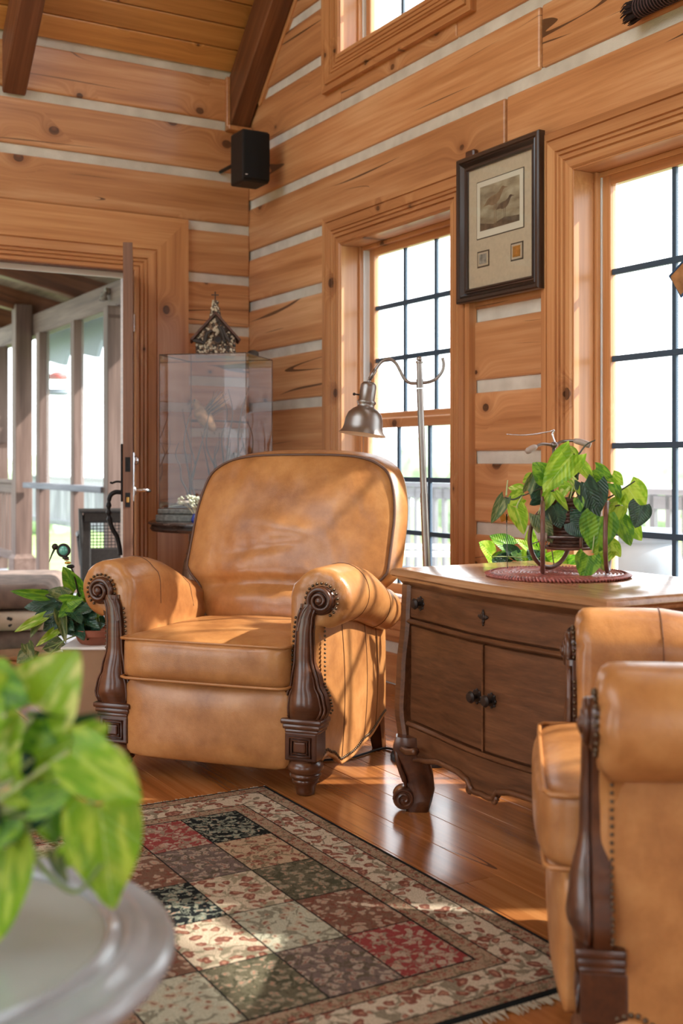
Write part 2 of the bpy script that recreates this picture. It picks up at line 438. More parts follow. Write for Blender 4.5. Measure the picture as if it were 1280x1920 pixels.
def log_wall(parent, org, ax, base, pitch, n0, n1, a0, a1, openings, splits={}, topcut=None, T=.2):
    ax = Vector(ax); up = Vector((0, 0, 1)); nrm = ax.cross(up)
    for k in range(n0, n1):
        cb = base+pitch*k
        s0 = a0 if topcut is None else max(a0, topcut(cb+.15))
        spans = [(s0, a1)]
        for sp in splits.get(k, []):
            spans = [q for (u, v) in spans for q in ([(u, sp-.005), (sp+.005, v)] if u < sp < v else [(u, v)])]
        z0, z1 = max(cb+.053, 0.0), cb+pitch
        for sp in splits.get(k, []):
            board('joint', .03, z1-z0, .05, M_['rafter_stain'], frame(Vector(org)+ax*sp+up*((z0+z1)/2)-nrm*.014, ax, up), parent, bev=0)
        for (u, v) in spans:
            rects = [(u, v, z0, z1)] if z1 > z0+.02 else []
            for op in openings: rects = subtract(rects, op)
            for r in rects:
                L, H = r[1]-r[0], r[3]-r[2]
                c = Vector(org)+ax*((r[0]+r[1])/2)+up*((r[2]+r[3])/2)
                board('log', L, H, T, M_['log_pine'], frame(c, ax, up), parent, bev=min(.010, H*.3), seg=2)
        if cb > -.02:
            rects = [(s0, a1, cb-.004, cb+.057)]
            for op in openings: rects = subtract(rects, op)
            for r in rects:
                L, H = r[1]-r[0], r[3]-r[2]
                c = Vector(org)+ax*((r[0]+r[1])/2)+up*((r[2]+r[3])/2)-nrm*.013
                board('chinking', L, H, T-.03, M_['chinking'], frame(c, ax, up), parent, bev=0)

W1 = (1.10, 2.05, .40, 2.155); W2 = (2.845, 3.90, .40, 2.155); W3 = (1.09, 2.06, 3.13, 4.0)
W6 = (4.74, 5.80, .40, 2.155)
DOOR = (-1.655, -.725, -.05, 2.115)
wr = tag(empty('wall_right'), 'honey pine log wall with pale chinking and windows', kind='structure')
G = lambda o: (o[0]-.02, o[1]+.02, o[2]-.02, o[3]+.02)
log_wall(wr, (0, 0, 0), (1, 0, 0), .745, .3003, -3, 13, -.2, 9.0, [G(W1), G(W2), G(W3), G(W6)], {5: [2.42], 6: [2.64]}, topcut=lambda z: z-3.42)
wl = tag(empty('wall_left'), 'honey pine log wall with pale chinking around the doorway', kind='structure')
log_wall(wl, (0, 0, 0), (0, 1, 0), .597, .2995, -2, 10, -6.2, 0.0, [G(DOOR)])
wb = tag(empty('wall_back'), 'log wall behind the viewer', kind='structure')
WB1 = (.55, 1.95, .5, 2.5); WB2 = (2.5, 3.9, .5, 2.5)
log_wall(wb, (9.0, 0, 0), (0, -1, 0), .597, .2995, -2, 10, 0, 6.2, [G(WB1), G(WB2)])

# ---- floor planks
fl = tag(empty('floor'), 'glossy honey pine plank floor', kind='structure')
board('subfloor', 9.2, 6.4, .05, M_['dark_table'], frame((4.5, -3.1, -.022), (1, 0, 0), (0, 1, 0)), fl)
rnd = random.Random(3); pw = .142
for j in range(44):
    y = -pw*(j+.5); x = -.02-rnd.random()*1.6
    while x < 9:
        L = rnd.uniform(1.9, 3.2); a, b = max(x, 0), min(x+L, 9.0)
        if b-a > .05:
            board('floor_plank', b-a-.0015, pw-.0014, .022, M_['floor_pine'], frame(((a+b)/2, y, 0), (1, 0, 0), (0, 1, 0)), fl, bev=.0012)
        x += L

# ---- ceiling: two 45 degree slopes, planks on the slope in view
ce = tag(empty('ceiling'), 'sloping pine plank ceiling', kind='structure')
S2 = math.sqrt(.5); CZ = 3.335; cp = .137
def slope(d): return Vector((d*S2, 0, CZ+d*S2))
for j in range(14):
    c = slope(cp*(j+.5)); y0 = -6.2
    cut = -1.9-((j*1.37) % 2.4)
    for (a, b) in ((0.15, cut), (cut, y0)):
        board('ceiling_plank', abs(a-b)-.002, cp-.005, .03, M_['ceiling_pine'], frame((c.x, (a+b)/2, c.z), (0, 1, 0), (1, 0, 1)), ce, bev=.005)
c = slope(1.4)
board('ceiling_backing', 6.6, 3.4, .05, M_['rafter_stain'], frame((c.x-.019, -3.0, c.z+.019), (0, 1, 0), (1, 0, 1)), ce)
d0, d1 = cp*14, 4.5/S2
c = slope((d0+d1)/2)
board('ceiling_slope', 6.35, d1-d0, .03, M_['ceiling_pine'], frame((c.x, -3.02, c.z), (0, 1, 0), (1, 0, 1)), ce)
board('ceiling_slope', 6.35, 4.5/S2, .03, M_['ceiling_pine'], frame((6.75, -3.02, CZ+2.25), (0, 1, 0), (1, 0, -1), (-1, 0, -1)), ce)

def rafter(yc, label):
    L = 5.9
    bm = B(); w = .062; dp = .215
    # plumb cut at the wall
    pts = [(0, 0), (L, 0), (L, -dp), (-dp, -dp)]
    rings = [[Vector((p[0]*S2-p[1]*S2*0+(-p[1])*S2, s*w, p[0]*S2+p[1]*S2)) for p in pts] for s in (-1, 1)]
    poly(bm, rings)
    bmesh.ops.recalc_face_normals(bm, faces=bm.faces[:])
    bmesh.ops.bevel(bm, geom=bm.edges[:], offset=.006, segments=1, affect='EDGES')
    # put the grain along local x
    R = frame((0, 0, 0), (S2, 0, S2), (0, 1, 0))
    for v in bm.verts: v.co = R.inverted() @ v.co
    o = finish(bm, 'rafter', M_['rafter_stain'], None, Matrix.Translation((.003, yc, CZ-.03)) @ R)
    return tag(o, label, 'beam', 'dark stained rafters')
rafter(-.075, 'dark stained rafter beside the gable window wall, above the black speaker')
rafter(-1.385, 'dark stained rafter over the doorway at the upper left')
# pine trim strip under the slope on the gable wall
t = board('trim_1', 5.6, .105, .03, M_['trim_pine'], frame((slope(2.75).x+.13, -.002, slope(2.75).z-.13-.03), (1, 0, 1), (-1, 0, 1)), None, bev=.006)
t.matrix_world = frame((slope(2.75).x+.145, -.012, slope(2.75).z-.145), (1, 0, 1), (-1, 0, 1))
tag(t, 'pine trim board following the roof slope', kind='structure')
bm = B(); box(bm, 0, .03, -.16, -.138, 3.0, 3.30, .003); box(bm, 0, .06, -.16, -.012, 2.985, 3.012, .003)
t = finish(bm, 'trim_2', M_['trim_pine']); tag(t, 'pine seat block under the rafter end', kind='structure')

# ---- mouldings
CAS = [(0, .012), (.006, .020), (.030, .020), (.033, .012), (.037, .012), (.040, .024), (.052, .024), (.055, .017), (.059, .017), (.062, .027),
       (.070, .027), (.073, .019), (.077, .019), (.080, .029), (.118, .034), (.121, .022), (.126, .022), (.129, .031), (.157, .031)]
def casing(name, L, M, parent, m0, m1, prof=CAS, mat='trim_pine'):
    """moulded board; y=0 is the inner edge, m0/m1 mitre factors at the ends"""
    bm = B()
    pts = prof+[(prof[-1][0], -.01), (0, -.01)]
    yc = prof[-1][0]/2
    rings = [[Vector((s*L/2+(m*y if s > 0 else -m*y), y, z)) for (y, z) in pts] for s, m in ((-1, m0), (1, m1))]
    poly(bm, rings); bmesh.ops.recalc_face_normals(bm, faces=bm.faces[:])
    return finish(bm, name, M_[mat], parent, M)

def casing_set(par, op, P, ax, up=(0, 0, 1), bottom=True, prof=CAS):
    """P(a, z) -> world point on the wall face; ax = wall axis"""
    a0, a1, z0, z1 = op; ax = Vector(ax); up = Vector(up)
    zc = (z0+z1)/2
    casing('head_casing', a1-a0, frame(P((a0+a1)/2, z1), ax, up), par, 1, 1, prof)
    # legs: local y points outwards from the opening
    casing('side_casing', z1-z0, frame(P(a1, zc), -up, ax, ), par, 1 if bottom else 0, 1, prof) if False else None
    n = ax.cross(up)
    casing('side_casing', z1-z0, frame(P(a0, zc), up, -ax), par, 1 if bottom else 0, 1, prof)
    casing('side_casing', z1-z0, frame(P(a1, zc), -up, ax), par, 1, 1 if bottom else 0, prof)
    if bottom: casing('sill_casing', a1-a0, frame(P((a0+a1)/2, z0), -ax, -up), par, 1, 1, prof)

def win(name, op, sashes, label, org=(0, 0, 0), ax=(1, 0, 0), jd=.135):
    """sashes: (x0,x1,z0,z1, depth, ncol, nrow) glass rectangles"""
    ax = Vector(ax); up = Vector((0, 0, 1)); n = ax.cross(up); org = Vector(org)
    P = lambda a, z, d=0.0: org+ax*a+up*z-n*d
    e = tag(empty(name), label, kind='structure')
    casing_set(e, (op[0]-.006, op[1]+.006, op[2]-.006, op[3]+.006), lambda a, z: P(a, z, -.002), ax)
    a0, a1, z0, z1 = op; t = .02
    F = frame((0, 0, 0), ax, up)            # local x=a, y=z, z=n
    T0 = Matrix.Translation(org) @ F
    def part(nm, x0, x1, y0, y1, d0, d1, mat, bev=.002):
        bm = B(); lx, ly = x1-x0, y1-y0
        if ly > lx:   # grain upright
            box(bm, -ly/2, ly/2, -lx/2, lx/2, -(d1-d0)/2, (d1-d0)/2, bev)
            M = T0 @ Matrix.Translation(((x0+x1)/2, (y0+y1)/2, -(d0+d1)/2)) @ Matrix.Rotation(PI/2, 4, 'Z')
        else:
            box(bm, -lx/2, lx/2, -ly/2, ly/2, -(d1-d0)/2, (d1-d0)/2, bev)
            M = T0 @ Matrix.Translation(((x0+x1)/2, (y0+y1)/2, -(d0+d1)/2))
        return finish(bm, nm, M_[mat], e, M)
    part('jamb', a0-t, a0, z0, z1, -.012, .2, 'trim_pine'); part('jamb', a1, a1+t, z0, z1, -.012, .2, 'trim_pine')
    part('head_jamb', a0-t, a1+t, z1, z1+t, -.012, .2, 'trim_pine'); part('stool', a0-t, a1+t, z0-t, z0, -.03, .2, 'trim_pine')
    # stop beads and vinyl liner in the corner of the reveal
    for (x0, x1) in ((a0, a0+.016), (a1-.016, a1)):
        part('stop_bead', x0, x1, z0, z1, jd-.045, jd-.025, 'trim_pine')
    for (x0, x1) in ((a0, a0+.022), (a1-.022, a1)):
        part('liner', x0, x1, z0, z1, jd-.025, jd+.06, 'vinyl_white')
    part('head_stop', a0, a1, z1-.02, z1, jd-.03, jd+.06, 'trim_pine')
    for (x0, x1, y0, y1, d, nc, nr, st, rt, rb) in sashes:
        th = .034
        part('sash_stile', x0-st, x0, y0-rb, y1+rt, d, d+th, 'trim_pine', .004); part('sash_stile', x1, x1+st, y0-rb, y1+rt, d, d+th, 'trim_pine', .004)
        part('sash_rail', x0, x1, y1, y1+rt, d, d+th, 'trim_pine', .004); part('sash_rail', x0, x1, y0-rb, y0, d, d+th, 'trim_pine', .004)
        dg = d+th*.55
        for i in range(1, nc):
            xm = x0+(x1-x0)*i/nc; part('muntin', xm-.0095, xm+.0095, y0, y1, dg-.007, dg+.007, 'muntin', .001)
        for i in range(1, nr):
            ym = y0+(y1-y0)*i/nr; part('muntin', x0, x1, ym-.011, ym+.011, dg-.008, dg+.008, 'muntin', .001)
        for i in range(nc):
            for j in range(nr):
                u0, u1 = x0+(x1-x0)*i/nc, x0+(x1-x0)*(i+1)/nc; v0, v1 = y0+(y1-y0)*j/nr, y0+(y1-y0)*(j+1)/nr
                bm = B(); vs = [bm.verts.new((x, y, 0)) for x, y in ((u0, v0), (u1, v0), (u1, v1), (u0, v1))]; bm.faces.new(vs)
                o = finish(bm, 'pane', M_['window_glass'], e, T0 @ Matrix.Translation((0, 0, -dg)))
    return e
win('window_1', W1, [(1.178, 1.972, 1.30, 2.10, .135, 3, 3, .045, .045, .03), (1.178, 1.972, .46, 1.222, .098, 3, 3, .045, .045, .05)],
    'double-hung pine window behind the floor lamp')
win('window_2', W2, [(2.905, 3.835, .455, 2.10, .115, 3, 5, .045, .045, .05)], 'tall pine window behind the potted plant on the cabinet')
win('window_3', W3, [(1.16, 1.99, 3.21, 3.93, .125, 3, 3, .045, .045, .05)], 'upper pine window high in the gable')
win('window_6', W6, [(4.80, 5.735, .455, 2.10, .115, 3, 5, .045, .045, .05)], 'tall pine window out of view beyond the right edge')
win('window_4', WB1, [(.63, 1.87, .6, 2.42, .115, 3, 4, .045, .045, .05)], 'tall window behind the viewer', org=(9.0, 0, 0), ax=(0, -1, 0))
win('window_5', WB2, [(2.58, 3.82, .6, 2.42, .115, 3, 4, .045, .045, .05)], 'second tall window behind the viewer', org=(9.0, 0, 0), ax=(0, -1, 0))

# ---- doorway in the left wall with the open door leaf
de = tag(empty('door_1'), 'pine doorway with an open door leaf seen edge-on', kind='structure')
DP = [(0, .012), (.006, .020), (.022, .020), (.025, .012), (.029, .012), (.032, .024), (.045, .024), (.048, .016), (.052, .016), (.055, .026), (.065, .026), (.068, .017), (.073, .017),
      (.076, .028), (.118, .033), (.121, .022), (.126, .022), (.129, .030), (.318, .030)]
DPt = DP
op = (-1.661, -.719, 0, 2.121)
casing_set(de, op, lambda a, z: Vector((.002, a, z)), (0, 1, 0), bottom=False, prof=DP)
def dbox(nm, x0, x1, y0, y1, z0, z1, mat, bev=.002, par=de):
    bm = B(); box(bm, x0, x1, y0, y1, z0, z1, bev); return finish(bm, nm, M_[mat], par)
dbox('jamb', -.2, .012, -.725, -.705, 0, 2.135, 'door_edge'); dbox('jamb', -.2, .012, -1.675, -1.655, 0, 2.135, 'door_edge')
dbox('head_jamb', -.2, .012, -1.675, -.705, 2.115, 2.135, 'door_edge')
dbox('weatherstrip', -.06, -.035, -1.65, -.73, 2.085, 2.115, 'weatherstrip'); dbox('weatherstrip', -.06, -.035, -.745, -.727, 0, 2.09, 'weatherstrip')
dbox('threshold', -.24, .03, -1.655, -.725, 0, .022, 'oak_top', .006)
# leaf, hinged at the near jamb and swung into the room
hx, hy = .028, -.752
ang = math.atan2(-2.946+.752, 6.154-.028)-math.radians(.55)
leaf = empty('door_leaf', (hx, hy, 0), ang, de)
def lbox(nm, x0, x1, y0, y1, z0, z1, mat, bev=.002, par=leaf):
    bm = B(); box(bm, x0, x1, y0, y1, z0, z1, bev); return finish(bm, nm, M_[mat], par)
bm = B(); box(bm, -1.04, 1.04, -.45, .45, -.0225, .0225, .002)
finish(bm, 'slab', M_['door_edge'], leaf, Matrix.Translation((.46, 0, 1.065)) @ frame((0, 0, 0), (0, 0, 1), (1, 0, 0)))
# lever side = +y face (towards the case), pull side = -y face
lbox('plate', .812, .868, .0225, .030, .86, 1.10, 'steel', .003)
lbox('plate', .812, .868, -.034, -.0225, .86, 1.14, 'black_iron', .003)
lbox('latch_plate', .9095, .912, -.012, .012, .835, .905, 'black_iron', .001); lbox('latch_plate', .9095, .912, -.012, .012, 1.005, 1.075, 'black_iron', .001)
lbox('latch_bolt', .909, .920, -.006, .006, .858, .884, 'brass', .002); lbox('deadbolt', .909, .914, -.005, .005, 1.02, 1.06, 'black_iron', .001)
bm = B(); tube(bm, spline([(.84, .03, .915), (.84, .075, .915), (.82, .10, .913), (.76, .105, .910)], 5), .010, 8); lathe(bm, [(.0, 0), (.024, 0), (.022, .008), (0, .009)], 14, Matrix.Translation((.84, .03, .915)) @ Matrix.Rotation(-PI/2, 4, 'X'), cap=False)
finish(bm, 'lever', M_['steel'], leaf, smooth=True)
bm = B(); lathe(bm, [(0, 0), (.021, 0), (.021, .014), (.014, .022), (0, .022)], 14, Matrix.Translation((.84, .03, 1.06)) @ Matrix.Rotation(-PI/2, 4, 'X'), cap=False)
finish(bm, 'thumb_turn', M_['steel'], leaf, smooth=True)
pl = spline([(.84, -.034, .905), (.84, -.062, .905), (.84, -.086, .885), (.84, -.092, .83), (.84, -.088, .78), (.84, -.074, .73), (.84, -.052, .69), (.84, -.04, .64), (.84, -.036, .60)], 6)
rr = [.011+.0035*math.sin(i*1.6)*(1 if 14 < i < 26 else 0) for i in range(len(pl))]
bm = B(); tube(bm, pl, rr, 8); finish(bm, 'pull_handle', M_['black_iron'], leaf, smooth=True)
bm = B(); tube(bm, spline([(.84, -.03, .955), (.84, -.055, .957), (.84, -.075, .950), (.84, -.085, .955)], 4), [.005]*12+[.003], 6); finish(bm, 'thumb_latch', M_['black_iron'], leaf, smooth=True)
for z in (.25, 1.05, 1.83):
    bm = B(); lathe(bm, [(.008, -.05), (.008, .05)], 10, Matrix.Translation((.016, -.733, z))); box(bm, .012, .016, -.74, -.70, z-.05, z+.05, .001)
    finish(bm, 'hinge', M_['steel'], de)
# ================================================================== outdoors: porch beyond the doorway, deck beyond the windows
bm = B(); box(bm, -60, 40, -60, 60, -2.02, -2.0); o = finish(bm, 'ground', M_['grass']); tag(o, 'pale green lawn below the deck', kind='structure')
pf = tag(empty('porch_floor'), 'grey boards of the porch floor', kind='structure')
for i in range(26):
    board('deck_board', 5.1, .138, .03, M_['deck_grey'], frame((-.30-.142*(i+.5), -2.45, -.06), (0, 1, 0), (-1, 0, 0)), pf, bev=.003)
board('porch_slab', 9.2, 5.2, .1, M_['deck_grey'], frame((-4.8, -2.45, -.092), (1, 0, 0), (0, 1, 0)), pf)
dk = tag(empty('deck'), 'grey timber deck outside the windows', kind='structure')
board('deck_slab', 14.0, 2.5, .1, M_['deck_grey'], frame((1.6, 1.46, -.09), (1, 0, 0), (0, 1, 0)), dk)

def upright(nm, x, y, z0, z1, w, d, mat, label, cat='post', group=None, parent=None):
    bm = B(); h = z1-z0
    box(bm, -h/2, h/2, -w/2, w/2, -d/2, d/2, .005)
    o = finish(bm, nm, M_[mat], parent, Matrix.Translation((x, y, (z0+z1)/2)) @ frame((0, 0, 0), (0, 0, 1), (1, 0, 0)))
    return tag(o, label, cat, group) if label else o
PZ = -.06
upright('porch_post', -2.45, .0, PZ, 2.26, .11, .12, 'porch_timber', 'porch post nearest the door leaf, under the end of the beam', group='porch posts')
upright('porch_post', -3.46, .03, PZ, 2.26, .10, .09, 'porch_timber', 'slim grey porch post in the middle of the screened bay', group='porch posts')
upright('porch_post', -4.52, .03, PZ, 2.26, .12, .10, 'porch_timber', 'reddish porch post just beside the thick corner post', group='porch posts')
upright('porch_post', -6.05, .03, PZ, 2.26, .12, .10, 'porch_timber', 'porch post at the far left of the doorway view', group='porch posts')
pp = empty('porch_post', (-4.93, -.055, PZ))
tag(pp, 'thick dark porch post with a plinth, left of centre in the doorway', 'post', 'porch posts')
upright('shaft', 0, 0, .02, 2.62, .15, .16, 'porch_timber', None, parent=pp); 
bm = B(); box(bm, -.105, .105, -.105, .105, 0, .20, .006); lathe(bm, [(.14, .2), (.105, .235)], 4, Matrix.Rotation(PI/4, 4, 'Z')); finish(bm, 'plinth', M_['porch_timber'], pp)
o = board('porch_beam', 6.6, .205, .11, M_['porch_timber'], frame((-5.55, .03, 2.365), (1, 0, 0), (0, 0, 1)), None, bev=.006)
tag(o, 'weathered timber beam carried by the porch posts', 'beam')
# rafters of the porch roof: they rise towards the house's south side
sl_ = .22; ru = Vector((0, -1, sl_)).normalized()
for i, (x, lb) in enumerate(((-3.62, 'dark porch rafter nearer to the open door leaf'), (-4.98, 'dark porch rafter resting on the thick porch post'), (-6.2, 'dark porch rafter farthest out, at the edge of the doorway view'))):
    bm = B(); box(bm, -2.2, 2.2, -.10, .10, -.06, .06, .005)
    c = Vector((x, .35, 2.40))+ru*2.2+Vector((0, 0, .11))
    o = finish(bm, 'porch_rafter', M_['rafter_stain'], None, frame(c, ru, (0, sl_, 1)))
    tag(o, lb, 'beam', 'porch rafters')
pr = tag(empty('porch_ceiling'), 'pale boards of the porch roof', kind='structure')
for i in range(24):
    a = -.4+.19*i
    c = Vector((-4.2, .35, 2.40))+ru*(a+.095)+Vector((0, 0, .225))
    board('roof_board', 8.0, .185, .02, M_['porch_board'], frame(c, (1, 0, 0), -ru), pr, bev=.002)
# scalloped edge of the neighbouring roof, hanging below the eave
bm = B(); n = 56; pts = []
for i in range(n+1):
    x = -6.4+4.2*i/n; s = (i % 14)/14
    pts.append((x, 2.20-.05*math.sin(s*PI*.5)-.12*s+(.09 if (i % 14) == 13 else 0)))
rings = [[Vector((p[0], y, z)) for p, z in [(q, 2.56) for q in pts]+[(q, q[1]) for q in pts[::-1]]] for y in (.52, .56)]
poly(bm, rings); o = finish(bm, 'eave_valance', M_['valance']); tag(o, 'blue grey scalloped eave edge hanging behind the porch beam', 'eave')

def rail(name, x0, x1, y, top, bot, nb, label, mat='deck_grey', bw=.035, group=None, fat=.09):
    e = tag(empty(name, ((x0+x1)/2, y, PZ)), label, 'railing', group); L = x1-x0
    bm = B(); box(bm, -L/2, L/2, -fat/2, fat/2, -.02, .02, .004); finish(bm, 'top_rail', M_[mat], e, Matrix.Translation((0, 0, top-PZ)))
    bm = B(); box(bm, -L/2, L/2, -.045, .045, -.02, .02, .004); finish(bm, 'side_rail', M_[mat], e, Matrix.Translation((0, -.0, top-PZ-.07)) @ Matrix.Rotation(PI/2, 4, 'X'))
    bm = B(); box(bm, -L/2, L/2, -.03, .03, -.045, .045, .004); finish(bm, 'bottom_rail', M_[mat], e, Matrix.Translation((0, 0, bot-PZ)))
    me = None
    for i in range(nb):
        x = -L/2+L*(i+.5)/nb
        if me is None:
            bm = B(); h = top-bot; box(bm, -h/2, h/2, -bw/2, bw/2, -bw/2, bw/2, .003)
            o = finish(bm, 'baluster', M_[mat], e); me = o.data
        else: o = link('baluster', me, e)
        o.matrix_local = Matrix.Translation((x, 0, (top+bot)/2-PZ)) @ frame((0, 0, 0), (0, 0, 1), (1, 0, 0))
    return e
rail('porch_railing', -6.9, -5.06, 0.0, .86, .12, 15, 'close-set porch railing left of the thick porch post', 'porch_timber')
o = board('porch_sill_rail', 2.3, .13, .05, M_['deck_grey'], frame((-3.65, -.02, .86), (1, 0, 0), (0, 1, 0)), None, bev=.004); tag(o, 'flat grey rail across the screened porch bay', 'railing')
rail('deck_railing', -5.5, 5.6, 2.6, .86, .10, 80, 'grey deck railing outside the windows', bw=.04, group='deck railings', fat=.12)
rail('deck_railing', -15.0, -5.7, 2.6, .80, .05, 52, 'outer deck railing seen through the screened porch bay', bw=.055, group='deck railings')
# insect screen in the porch bays
for x0, x1, lb in ((-3.42, -2.53, 'fine insect screen beside the door leaf'), (-4.47, -3.51, 'fine insect screen behind the hanging feeder')):
    bm = B(); vs = [bm.verts.new(p) for p in ((x0, .05, .86), (x1, .05, .86), (x1, .05, 2.26), (x0, .05, 2.26))]; bm.faces.new(vs)
    o = finish(bm, 'insect_screen', M_['screen_mesh']); tag(o, lb, 'screen', 'porch insect screens')
for x, lb in ((-2.62, 'small flood light on the porch beam near the door leaf'), (-5.15, 'small flood light on the porch beam above the thick post')):
    e = tag(empty('flood_light', (x, .012, 2.40)), lb, 'light', 'porch flood lights')
    bm = B(); lathe(bm, [(.0, -.01), (.03, -.01), (.03, .02), (0, .02)], 10, Matrix.Rotation(PI/2, 4, 'X'), cap=False); finish(bm, 'base', M_['feather_grey'], e)
    for s in (-1, 1):
        bm = B(); lathe(bm, [(.012, 0), (.022, -.03), (.034, -.06), (.0, -.062)], 10, Matrix.Translation((.03*s, -.03, -.01)) @ Matrix.Rotation(s*.5, 4, 'Y')); finish(bm, 'lamp_head', M_['feather_grey'], e)

# hanging feeder
fe = tag(empty('bird_feeder', (-5.78, .54, 1.76)), 'hanging bird feeder with red cap seen through the screen', 'bird feeder')
bm = B(); lathe(bm, [(.10, 0), (.115, .02), (.09, .05), (.105, .055)], 18); finish(bm, 'tray', M_['feeder_base'], fe, smooth=True, angle=40)
bm = B(); lathe(bm, [(.075, .05), (.075, .19)], 18, cap=False); finish(bm, 'tube', M_['feeder_glass'], fe, smooth=True)
bm = B(); lathe(bm, [(.10, .165), (.105, .18), (.095, .21), (.03, .24)], 18); finish(bm, 'cap', M_['feeder_red'], fe, smooth=True, angle=40)
bm = B(); tube(bm, [(0, 0, .24), (0, 0, .46)], .002, 4); finish(bm, 'hanger', M_['black_iron'], fe)

# wicker chair on the porch
wc = tag(empty('wicker_chair', (-1.73, -.19, PZ), math.radians(-109)), 'dark wicker porch chair seen through the doorway', 'chair')
def bars(bm, x0, x1, z0, z1, nx, nz, r, y=0.0, lean=0.0):
    for i in range(nx+1):
        x = x0+(x1-x0)*i/nx; tube(bm, [(x, y+lean*z0, z0), (x, y+lean*z1, z1)], r, 5)
    for j in range(nz+1):
        zz = z0+(z1-z0)*j/nz; tube(bm, [(x0, y+lean*zz, zz), (x1, y+lean*zz, zz)], r, 5)
bm = B(); bars(bm, -.21, .21, .52, .72, 17, 9, .0035, .2, .15); finish(bm, 'woven_back', M_['wicker_dark'], wc); 
bm = B()
tube(bm, [(-.25, .255, .30), (-.27, .32, .78), (.27, .32, .78), (.25, .255, .30)], .022, 8); box(bm, -.25, .25, .29, .325, .70, .785, .008); box(bm, -.25, .25, .26, .29, .40, .52, .008)
box(bm, -.27, -.20, .27, .31, .3, .75, .01); box(bm, .20, .27, .27, .31, .3, .75, .01)
finish(bm, 'back_frame', M_['wicker_dark'], wc)
bm = B(); box(bm, -.27, .27, -.25, .27, .33, .40, .02, 2); finish(bm, 'seat', M_['wicker_dark'], wc)
for sx in (-1, 1):
    for yy in (-.22, .24):
        bm = B(); tube(bm, [(sx*.24, yy, 0), (sx*.24, yy, .36)], .022, 8); finish(bm, 'leg', M_['wicker_dark'], wc)
    bm = B(); tube(bm, spline([(sx*.27, .28, .60), (sx*.29, .0, .60), (sx*.29, -.22, .57), (sx*.27, -.24, .36)], 5), .025, 8); finish(bm, 'arm', M_['wicker_dark'], wc)

# stack of pet cushions just outside the threshold
def cushion(z0, z1, mat, label, dx, dy, spots=False, lx=.46, ly=.36):
    h = z1-z0; e = tag(empty('pet_cushion', (-.86+dx, -1.28+dy, z0), math.radians(-22)), label, 'pet bed', 'stacked pet cushions')
    bm = B(); box(bm, -lx, lx, -ly, ly, 0, h, h*.44, 4)
    for v in bm.verts:
        v.co.z += .012*math.sin(v.co.x*9+dx*30)*(1 if v.co.z > h/2 else .3); v.co.y += .008*math.sin(v.co.x*23)
    b_ = finish(bm, 'cover', M_[mat], e, smooth=True)
    bm = B(); P = [(lx-.01, -ly+.06, h*.5), (lx-.01, ly-.06, h*.5), (lx-.06, ly-.01, h*.5), (-lx+.06, ly-.01, h*.5), (-lx+.01, ly-.06, h*.5), (-lx+.01, -ly+.06, h*.5), (-lx+.06, -ly+.01, h*.5), (lx-.06, -ly+.01, h*.5)]
    tube(bm, P, .007, 6, closed=True); finish(bm, 'piping', M_['pet_dark'], e, smooth=True)
    if spots:
        r = random.Random(5)
        for k in range(7):
            bm = B(); y = -ly+.06+.11*k
            for q in range(5):
                ball(bm, (lx-.004, y+r.uniform(-.02, .02), h*.55+r.uniform(-.03, .03)), .011, 6, 4, (.35, 1, 1))
            finish(bm, 'paw_print', M_['pet_dark'], e)
cushion(-.06, .10, 'pet_brown', 'brown pet cushion at the bottom of the stack by the doorway', 0, 0)
cushion(.10, .21, 'pet_cream', 'cream pet cushion with dark paw prints in the middle of the stack', .02, .02, True)
cushion(.21, .35, 'pet_brown', 'brown pet cushion on top of the stack by the doorway', -.03, .03)

# white wire patio chairs and the grey urn on the deck
def patio(x, y, rz, label):
    e = tag(empty('patio_chair', (x, y, -.09), rz), label, 'chair', 'white metal patio chairs')
    bm = B(); tube(bm, spline([(-.24, .20, .38), (-.25, .26, .55), (-.18, .30, .70), (0, .32, .74), (.18, .30, .70), (.25, .26, .55), (.24, .20, .38)], 5), .016, 8); finish(bm, 'back_hoop', M_['white_metal'], e, smooth=True)
    bm = B(); tube(bm, spline([(-.26, .24, .60), (-.30, -.02, .60), (-.27, -.2, .58), (-.25, -.22, .38)], 5), .016, 8); tube(bm, spline([(.26, .24, .60), (.30, -.02, .60), (.27, -.2, .58), (.25, -.22, .38)], 5), .016, 8); finish(bm, 'arm', M_['white_metal'], e, smooth=True)
    bm = B(); lathe(bm, [(.27, .36), (.28, .385), (.26, .40)], 20); finish(bm, 'seat', M_['white_metal'], e, smooth=True, angle=40)
    for sx in (-1, 1):
        for sy in (-1, 1):
            bm = B(); tube(bm, [(sx*.18, sy*.18, .37), (sx*.24, sy*.24, 0)], .012, 6); finish(bm, 'leg', M_['white_metal'], e, smooth=True)
patio(.30, 1.02, math.radians(-40), 'white metal patio chair seen low through the window behind the lamp')
patio(2.62, .92, math.radians(10), 'white metal patio chair seen just above the red woven mat')
ur = tag(empty('urn', (1.95, 1.22, -.09)), 'round grey garden urn on the deck behind the plant', 'urn')
bm = B(); lathe(bm, [(.12, 0), (.16, .03), (.10, .12), (.14, .30), (.205, .46), (.225, .58), (.19, .70), (.16, .745)], 28); finish(bm, 'body', M_['urn_grey'], ur, smooth=True, angle=50)
bm = B(); lathe(bm, [(.15, .74), (.19, .76), (.20, .79), (.185, .81), (.15, .80)], 28); finish(bm, 'rim', M_['urn_grey'], ur, smooth=True, angle=50)

